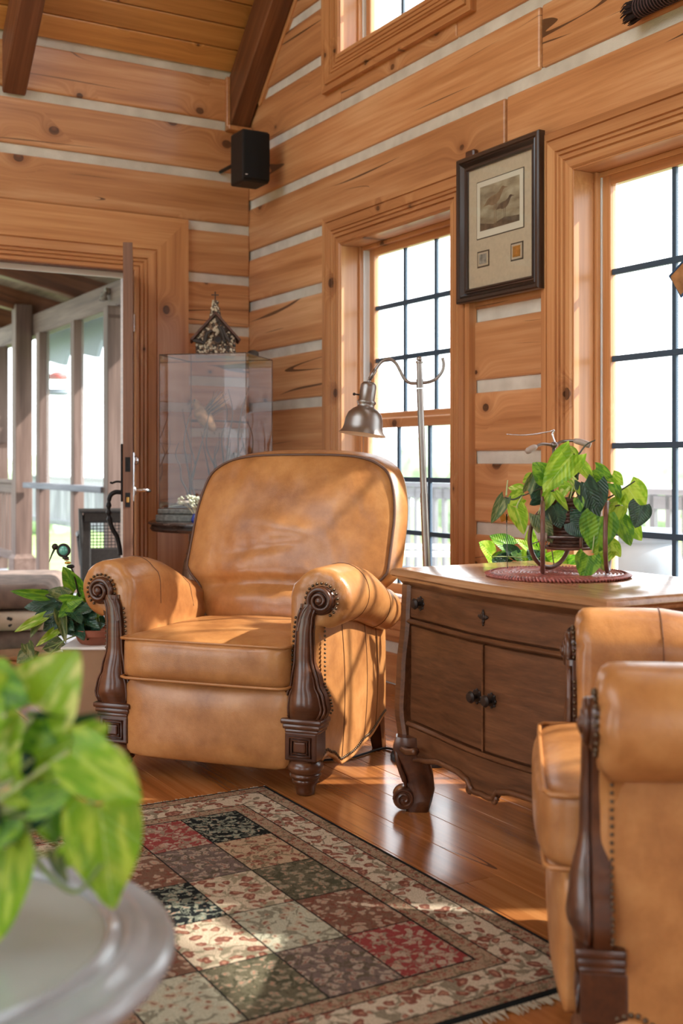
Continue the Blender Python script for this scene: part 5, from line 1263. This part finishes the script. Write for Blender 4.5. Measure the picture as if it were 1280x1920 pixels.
co_ = tag(empty('lamp_cord', (2.62, -.90, 0)), 'black lamp cord running across the floor under the recliner', 'cord')
bm = B(); tube(bm, spline([(2.70, -.69, .012), (2.60, -.70, .005), (2.63, -.80, .005), (2.655, -.893, .005), (2.63, -.984, .005), (2.57, -1.05, .005), (2.44, -1.10, .005)], 8), .0042, 8)
for v in bm.verts: v.co -= Vector((2.62, -.90, 0))
finish(bm, 'cable', M_['cord'], co_, smooth=True)
# ================================================================== display case in the corner
tb = tag(empty('corner_table', (.795, -.580, 0), VA), 'round dark wood table with turned legs in the corner', 'table')
bm = B(); lathe(bm, [(.0, .757), (.318, .757), (.330, .752), (.332, .745), (.322, .738), (.312, .736), (.316, .728), (.322, .720), (.312, .708), (.285, .704), (.0, .704)], 56, cap=False); finish(bm, 'top', M_['dark_table'], tb, smooth=True, angle=40)
for k in range(4):
    a = math.radians(-122+90*k); d = Vector((math.cos(a), math.sin(a), 0))
    top, bot = d*.13+Vector((0, 0, .705)), d*.27
    ax = (bot-top).normalized(); L = (bot-top).length; x_ = ax.orthogonal().normalized()
    Mx = frame(top, x_, ax.cross(x_), ax)
    bm = B(); lathe(bm, [(.016, 0), (.018, .02), (.015, .10), (.019, .115), (.016, .12), (.022, .128), (.018, .135), (.019, .15), (.026, .17), (.027, .36), (.020, .50), (.016, .54), (.022, .56), (.018, .60), (.014, L-.005), (.012, L)], 14, Mx); finish(bm, 'leg', M_['pale_leg'], tb, smooth=True, angle=50)
CA = math.radians(45.8)
dc = tag(empty('display_case', (.768, -.550, .757), CA), 'glass display case with two mounted birds on the round corner table', 'display case')
hw_, hd_, ht_ = .226, .212, .828
bm = B(); box(bm, -.243, .243, -.226, .226, 0, .034, .004); box(bm, -.236, .236, -.221, .221, .036, .062, .006); finish(bm, 'base', M_['stone_slab'], dc)
def pane(nm, pts, par=dc, mat='case_glass'):
    bm = B(); bm.faces.new([bm.verts.new(p) for p in pts]); return finish(bm, nm, M_[mat], par)
b0 = .062
pane('glass_pane', [(-hw_, -hd_, b0), (hw_, -hd_, b0), (hw_, -hd_, ht_), (-hw_, -hd_, ht_)]); pane('glass_pane', [(hw_, -hd_, b0), (hw_, hd_, b0), (hw_, hd_, ht_), (hw_, -hd_, ht_)])
pane('glass_pane', [(hw_, hd_, b0), (-hw_, hd_, b0), (-hw_, hd_, ht_), (hw_, hd_, ht_)]); pane('glass_pane', [(-hw_, hd_, b0), (-hw_, -hd_, b0), (-hw_, -hd_, ht_), (-hw_, hd_, ht_)])
pane('glass_pane', [(-hw_, -hd_, ht_), (hw_, -hd_, ht_), (hw_, hd_, ht_), (-hw_, hd_, ht_)])
bm = B()
for sx in (-1, 1):
    for sy in (-1, 1): tube(bm, [(sx*hw_, sy*hd_, b0), (sx*hw_, sy*hd_, ht_)], .0018, 5)
for z in (b0+.002, ht_): tube(bm, [(-hw_, -hd_, z), (hw_, -hd_, z), (hw_, hd_, z), (-hw_, hd_, z)], .0026, 5, closed=True)
finish(bm, 'edge_strip', M_['feather_dark'], dc)
bm = B(); r_ = random.Random(4)
bmesh.ops.create_grid(bm, x_segments=14, y_segments=14, size=.205)
for v in bm.verts: v.co.z = b0+.012+.022*_nz.noise(v.co*9)+.012*(1-abs(v.co.x)/.2)
mo = finish(bm, 'moss_ground', M_['moss'], dc, smooth=True)
for k in range(9):
    bm = B(); ball(bm, (r_.uniform(-.19, .19), r_.uniform(-.19, -.05), b0+.03), r_.uniform(.010, .022), 8, 6, (1.2, 1, .8)); finish(bm, 'pebble', M_['pebble_pale'], dc, smooth=True)
for k in range(16):
    x, y = r_.uniform(-.15, .15), r_.uniform(-.1, .15); h_ = r_.uniform(.25, .62)
    p = [Vector((x, y, b0+.02))]
    for q in range(5): p.append(p[-1]+Vector((r_.uniform(-.035, .035), r_.uniform(-.03, .03), h_/5)))
    bm = B(); tube(bm, spline(p, 4), [.006*(1-.8*i/20) for i in range(21)], 5); finish(bm, 'twig', M_['twig'], dc)
bm = B(); tube(bm, spline([(.05, .03, b0), (.03, .03, .20), (.06, .04, .30), (.04, .03, .38)], 5), [.028, .026, .024, .022, .02, .02, .02, .02, .022, .02, .018, .016, .014, .012, .01, .006], 8); finish(bm, 'driftwood', M_['feather_grey'], dc, smooth=True)

def wader(name, loc, path, rad, beak, label, wing=None, mat='feather_tan', wmat='feather_dark', eye=None, tail=None, legs=None):
    e = tag(empty(name, loc, VA), label, 'bird', 'mounted birds in the case')
    pts = spline(path, 6); n = len(pts)
    rr = [interp([(i/(len(rad)-1), r) for i, r in enumerate(rad)], k/(n-1)) for k in range(n)]
    bm = B(); tube(bm, pts, rr, 14); finish(bm, 'body', M_[mat], e, smooth=True)
    bm = B(); tube(bm, beak, [.004, .003, .0015], 6); finish(bm, 'beak', M_['beak'], e, smooth=True)
    if eye: 
        bm = B(); ball(bm, eye, .0045, 8, 6); finish(bm, 'eye', M_['bead_eye'], e, smooth=True)
    for w in (wing or []):
        a, b, wd, nf = w; a, b = Vector(a), Vector(b); d = b-a; sd = d.cross(Vector((0, 1, 0))).normalized()
        we = empty('wing', a, 0, e)
        for k in range(nf):
            t = k/(nf-1); q0 = sd*wd*(t-.5)*.6; q1 = d*(1-.22*abs(t-.4))+sd*wd*(t-.5)*1.6+Vector((0, -.006*t, 0))
            bm = B(); tube(bm, [q0, (q0+q1)*.5+Vector((0, -.004, 0)), q1], [.006, .011, .003], 6, flat=.3); finish(bm, 'feather', M_[wmat if k % 2 else mat], we, smooth=True)
    for lg in (legs or []):
        bm = B(); tube(bm, lg, .0025, 5); finish(bm, 'leg', M_['beak'], e, smooth=True)
BX = lambda px: (px-407)/367.0; BZ = lambda py: 1.05-(py-867)/367.0-1.31
P = lambda px, py, y=0.0: Vector((BX(px), y, BZ(py)))
wader('mounted_bird', (.768, -.550, 1.31), [P(361, 752), P(366, 755), P(372, 766), P(382, 782), P(394, 797), P(403, 808)], [.011, .017, .022, .038, .039, .026, .010], [P(363, 754), P(357, 756), P(350, 759)],
      'tan woodcock mounted with a raised wing inside the glass case', [(P(385, 775, -.02), P(426, 738, -.02), .05, 7), (P(388, 778, .02), P(418, 752, .03), .05, 6)], eye=P(365, 751, -.014), legs=[[P(398, 800), P(402, 815)]])
wader('mounted_bird', (.768, -.550, 1.31), [P(436, 852), P(441, 853), P(446, 862, -.01), P(440, 876), P(428, 890), P(416, 902)], [.008, .013, .015, .026, .034, .024, .008], [P(440, 853), P(450, 854), P(462, 856)],
      'grey brown woodcock standing low at the right inside the glass case', [(P(440, 874, -.028), P(420, 898, -.03), .035, 6)], mat='feather_grey', eye=P(438, 850, -.011), legs=[[P(436, 885), P(437, 925)], [P(432, 888), P(432, 925)]])

# ---- pebble birdhouse chapel on top of the case
bh = tag(empty('birdhouse', (.755, -.556, 1.5875), VA+math.radians(8)), 'pebble-covered chapel birdhouse with a steeple cross on the glass case', 'birdhouse')
bm = B(); pr_ = [(-.098, 0), (.098, 0), (.098, .095), (0, .205), (-.098, .095)]
poly(bm, [[Vector((x, y, z)) for x, z in pr_] for y in (-.075, .075)]); bmesh.ops.recalc_face_normals(bm, faces=bm.faces[:]); finish(bm, 'house', M_['bark'], bh)
for s in (-1, 1):
    d = Vector((s*.098, 0, -.110)).normalized()
    bm = B(); box(bm, -.012, .178, -.088, .088, 0, .012, .002); finish(bm, 'roof', M_['basket'], bh, frame((0, 0, .208), d, (0, s*1.0, 0)))
rn = random.Random(12)
for mat, cnt in (('pebble_pale', 150), ('pebble_brown', 110), ('pebble_dark', 100)):
    bm = B(); k = 0
    while k < cnt:
        x, z = rn.uniform(-.096, .096), rn.uniform(0.004, .19)
        if z > .095+.11*(1-abs(x)/.098)-.012: continue
        if math.hypot(x-.01, z-.082) < .026: continue
        ball(bm, (x, -.077, z), rn.uniform(.004, .0085), 6, 4, (1, .5, rn.uniform(.6, 1.3))); k += 1
    for q in range(cnt//3):
        z = rn.uniform(.16, .285); hw2 = .036-.024*(z-.16)/.125
        ball(bm, (rn.uniform(-hw2, hw2), -.024-.0*z, z), rn.uniform(.004, .007), 6, 4, (1, .6, 1))
    for q in range(cnt//3):
        ball(bm, (.099, rn.uniform(-.07, .07), rn.uniform(.005, .09)), rn.uniform(.004, .008), 6, 4, (.5, 1, 1))
    tag(finish(bm, 'pebble_coat', M_[mat], bh, smooth=True), kind='stuff')
bm = B(); poly(bm, [[Vector((a*w, b*w*.7, z)) for a, b in ((-1, -1), (1, -1), (1, 1), (-1, 1))] for w, z in ((.036, .15), (.034, .19), (.012, .288))]); finish(bm, 'steeple', M_['pebble_brown'], bh)
bm = B(); tube(bm, [(0, 0, .28), (0, 0, .335)], .0032, 6); tube(bm, [(-.020, 0, .318), (.018, 0, .318)], .003, 6); finish(bm, 'cross', M_['bark'], bh)
bm = B(); lathe(bm, [(.021, -.006), (.021, .006), (.015, .006), (.015, -.006)], 18, Matrix.Translation((.01, -.08, .082)) @ Matrix.Rotation(PI/2, 4, 'X')); finish(bm, 'entrance_ring', M_['bark'], bh)
bm = B(); lathe(bm, [(0, 0), (.0155, 0)], 18, Matrix.Translation((.01, -.079, .082)) @ Matrix.Rotation(PI/2, 4, 'X'), cap=False); finish(bm, 'entrance', M_['bead_eye'], bh)
for p in ([(-.06, -.082, .06), (-.045, -.085, .11), (-.02, -.085, .125)], [(.03, -.085, .15), (.05, -.087, .10), (.07, -.084, .07)], [(-.11, -.08, .075), (-.09, -.09, .07), (-.06, -.085, .06)], [(.012, -.086, .15), (.03, -.088, .12), (.045, -.086, .065)]):
    bm = B(); tube(bm, spline(p, 5), [.010, .013, .015, .014, .014, .015, .016, .014, .012, .011, .008], 7, flat=.6); finish(bm, 'bark_piece', M_['pebble_dark'], bh, smooth=True)
nb = tag(empty('river_stone', (.79, -.36, 1.5872), VA), 'small dark round stone on the glass case behind the birdhouse', 'stone')
bm = B(); ball(bm, (0, 0, .022), .032, 14, 8, (1, 1, .68)); finish(bm, 'stone', M_['pebble_dark'], nb, smooth=True)

# ---- blue vase of dried flowers
vs_ = tag(empty('bud_vase', (.955, -.745, .757), VA), 'small cobalt blue vase of dried white flowers on the corner table', 'vase')
bm = B(); lathe(bm, [(.0, 0), (.020, 0), (.0245, .006), (.025, .016), (.020, .030), (.017, .038), (.019, .043), (.015, .043), (.014, .036), (.0, .03)], 24, cap=False); finish(bm, 'vase', M_['blue_glass'], vs_, smooth=True, angle=50)
rn = random.Random(2)
for k in range(15):
    a = rn.uniform(0, 2*PI); l = rn.uniform(.02, .075); tip = Vector((l*math.cos(a)*1.0, l*math.sin(a)*.6, rn.uniform(.085, .15)-l*.4))
    fe_ = empty('flower', (0, 0, 0), 0, vs_)
    bm = B(); tube(bm, spline([(0, 0, .02), tip*.5+Vector((0, 0, .02)), tip], 4), .0014, 5); finish(bm, 'stem', M_['dry_stem'], fe_)
    bm = B()
    for q in range(9): ball(bm, tip+Vector((rn.uniform(-.012, .012), rn.uniform(-.012, .012), rn.uniform(-.006, .008))), rn.uniform(.004, .007), 6, 4)
    finish(bm, 'bloom', M_['petal'], fe_, smooth=True)

# ---- loudspeaker in the corner
sp_ = tag(empty('loudspeaker', (.405, -.190, 2.585), VA+math.radians(30)), 'black loudspeaker mounted high in the corner of the log walls', 'speaker')
bm = B(); box(bm, -.080, .080, -.075, .09, 0, .285, .010, 2); finish(bm, 'cabinet', M_['black_plastic'], sp_)
bm = B()
rings = []
for k in range(9):
    x = -.076+.152*k/8; b_ = .018*math.sin(PI*k/8)
    rings.append([Vector((x, -.072-b_, .008)), Vector((x, -.086-b_, .014)), Vector((x, -.090-b_*1.2, .14)), Vector((x, -.086-b_, .270)), Vector((x, -.072-b_, .277))])
poly(bm, rings); bmesh.ops.recalc_face_normals(bm, faces=bm.faces[:]); finish(bm, 'grille', M_['speaker_cloth'], sp_, smooth=True, angle=50)
bm = B(); box(bm, -.072, -.052, -.093, -.088, .030, .034, 0); finish(bm, 'badge', M_['white_print'], sp_)
bm = B(); tube(bm, [(0, .08, .16), (.0, .25, .16), (.0, .404, .16)], .011, 8); finish(bm, 'bracket', M_['black_plastic'], sp_)

# ---- framed print between the windows
fr = tag(empty('framed_print', (2.432, -.036, 2.03)), 'dark framed sepia print of two birds between the windows', 'picture')
PW, PH, fw = .54, .612, .058
FP = [(0, .004), (.004, .012), (.010, .012), (.013, .007), (.018, .008), (.030, .022), (.036, .018), (.040, .024), (.052, .026), (.058, .020)]
for (c, xd, yd, L) in (((0, PH/2-fw), (1, 0, 0), (0, 0, 1), PW-2*fw), ((0, -PH/2+fw), (-1, 0, 0), (0, 0, -1), PW-2*fw), ((-PW/2+fw, 0), (0, 0, 1), (-1, 0, 0), PH-2*fw), ((PW/2-fw, 0), (0, 0, -1), (1, 0, 0), PH-2*fw)):
    casing('frame_rail', L, frame((c[0], -.004, c[1]), xd, yd), fr, 1, 1, FP, 'walnut_frame')
def flat(nm, x0, x1, z0, z1, y, mat, par=fr, th=.0015):
    bm = B(); box(bm, x0, x1, y-th, y, z0, z1); return finish(bm, nm, M_[mat], par)
flat('mat_board', -PW/2+fw-.006, PW/2-fw+.006, -PH/2+fw-.006, PH/2-fw+.006, .002, 'mat_paper', th=.003)
cx0, cx1, cz0, cz1 = -.152, .150, -.046, .187
flat('print_border', cx0-.004, cx1+.004, cz0-.004, cz1+.004, -.001, 'ink_line'); pp_ = flat('print_paper', cx0, cx1, cz0, cz1, -.0025, 'print_white')
flat('print_image', cx0+.022, cx1-.022, cz0+.028, cz1-.022, -.004, 'sepia', pp_, .001)
def blob(nm, pts, mat, y=-.0052):
    bm = B(); f = bm.faces.new([bm.verts.new((x, y, z)) for x, z in pts]); bmesh.ops.triangulate(bm, faces=[f]); return finish(bm, nm, M_[mat], pp_)
def birdshape(ox, oz, s, mat):
    body = [(-.5, .05), (-.38, .18), (-.15, .26), (.12, .28), (.3, .36), (.42, .48), (.52, .50), (.60, .46), (.80, .40), (.60, .40), (.52, .36), (.42, .22), (.32, .06), (.12, -.06), (-.12, -.08), (-.3, -.02), (-.62, -.04)]
    blob('print_bird', [(ox+x*s, oz+z*s) for x, z in body], mat)
    for lx, dx in ((-.02, .03), (.10, .0)):
        blob('print_leg', [(ox+lx*s, oz-.05*s), (ox+(lx+.035)*s, oz-.05*s), (ox+(lx+dx+.03)*s, oz-.75*s), (ox+(lx+dx)*s, oz-.75*s)], mat)
birdshape(-.035, .085, .115, 'duck_brown'); birdshape(.030, .055, .085, 'duck_dark')
blob('print_shore', [(cx0+.022, cz0+.028), (cx1-.022, cz0+.028), (cx1-.022, cz0+.052), (.03, cz0+.060), (-.04, cz0+.045), (cx0+.022, cz0+.062)], 'duck_dark', -.00505)
for (x0, x1, z0, z1, m1) in ((-.152, -.072, -.168, -.100, 'stamp_paper'), (.070, .148, -.173, -.101, 'gold_medal')):
    flat('inset_line', x0, x1, z0, z1, -.001, 'ink_line'); flat('inset_border', x0+.006, x1-.006, z0+.006, z1-.006, -.0022, 'mat_paper'); flat('inset', x0+.016, x1-.016, z0+.014, z1-.014, -.0036, m1, th=.002)
pane('glazing', [(-PW/2+fw, -.0085, -PH/2+fw), (PW/2-fw, -.0085, -PH/2+fw), (PW/2-fw, -.0085, PH/2-fw), (-PW/2+fw, -.0085, PH/2-fw)], fr, 'picture_glass')
o = finish((lambda b: (box(b, -.03, .03, -.03, .0, -.03, .03, .006), b)[1])(B()), 'wooden_peg', M_['mahogany'], None, Matrix.Translation((2.21, 0, 2.345))); tag(o, 'small dark wooden block on the wall above the framed print', 'peg')

# ---- whisk broom on the wall, top right
wb_ = tag(empty('whisk_broom', (3.20, -.055, 2.622)), 'dark bristled hand broom on the log wall at the top right corner', 'broom')
bm = B(); tube(bm, [(.02, 0, 0), (.2, 0, .012), (.5, 0, .02)], [.030, .036, .04], 14); finish(bm, 'binding', M_['broom_dark'], wb_, smooth=True)
bm = B()
for k in range(34):
    x = .03+.0135*k; r = .033+.008*k/34; tube(bm, [(x, r*math.cos(2*PI*q/14), .001+.04*x*.5+r*math.sin(2*PI*q/14)) for q in range(14)], .0022, 5, closed=True)
finish(bm, 'cord_wrap', M_['broom_cord'], wb_, smooth=True)
bm = B(); rn = random.Random(6)
for k in range(120):
    a = rn.uniform(0, 2*PI); r = .032*math.sqrt(rn.random()); y, z = r*math.cos(a), r*math.sin(a)
    tube(bm, [(.03, y, z), (-.01, y*1.25, z*1.2), (-.028-rn.uniform(0, .008), y*1.1, z*1.1-.006)], [.003, .0026, .001], 4)
tag(finish(bm, 'bristles', M_['broom_dark'], wb_), kind='stuff')

# ---- stained glass piece hanging in the big window
sg = tag(empty('suncatcher', (3.362, .055, 1.708)), 'amber stained glass panel in a blue frame hanging in the big window', 'suncatcher')
Mg = frame((0, 0, 0), (.83, 0, .56), (-.56, 0, .83), (0, -1, 0))
bm = B(); box(bm, -.085, .085, -.046, .046, -.002, .002); finish(bm, 'glass', M_['amber_glass'], sg, Mg)
bm = B(); tube(bm, [Mg @ Vector(p) for p in ((-.085, -.046, 0), (.085, -.046, 0), (.085, .046, 0), (-.085, .046, 0))], .0055, 6, closed=True); finish(bm, 'came', M_['blue_came'], sg)
bm = B(); tube(bm, [Mg @ Vector((.085, .046, 0)), (.09, 0, .40)], .0008, 4); finish(bm, 'thread', M_['cord'], sg)

# ---- monarch pick in the plant
bf = tag(empty('butterfly_ornament', (3.505, -.852, .888), VA), 'small orange and black butterfly ornament among the plant leaves', 'ornament')
for s in (-1, 1):
    bm = B(); pts_ = [(0, 0, 0), (s*.012, -.003, .018), (s*.024, -.004, .016), (s*.020, -.004, .002), (s*.016, -.003, -.012), (s*.004, 0, -.008)]
    r1 = [Vector(p) for p in pts_]; poly(bm, [r1, [p+Vector((0, .0012, 0)) for p in r1]]); finish(bm, 'wing', M_['butterfly'], bf)
bm = B(); tube(bm, [(0, -.001, .012), (0, -.001, -.012)], .002, 6); tube(bm, [(0, 0, -.01), (.004, .012, -.148)], .0012, 5); finish(bm, 'body', M_['bead_eye'], bf)

# ---- unseen wall opposite the windows, added to cut the frontal fill light
wf = tag(empty('wall_front_added'), 'unseen log wall added opposite the windows, with openings sized to limit fill light', kind='structure')
log_wall(wf, (9.0, -6.2, 0), (-1, 0, 0), .745, .3003, -3, 10, 0, 9.0, [(1.0, 2.9, -.1, 2.4), (4.6, 6.8, -.1, 2.4)])
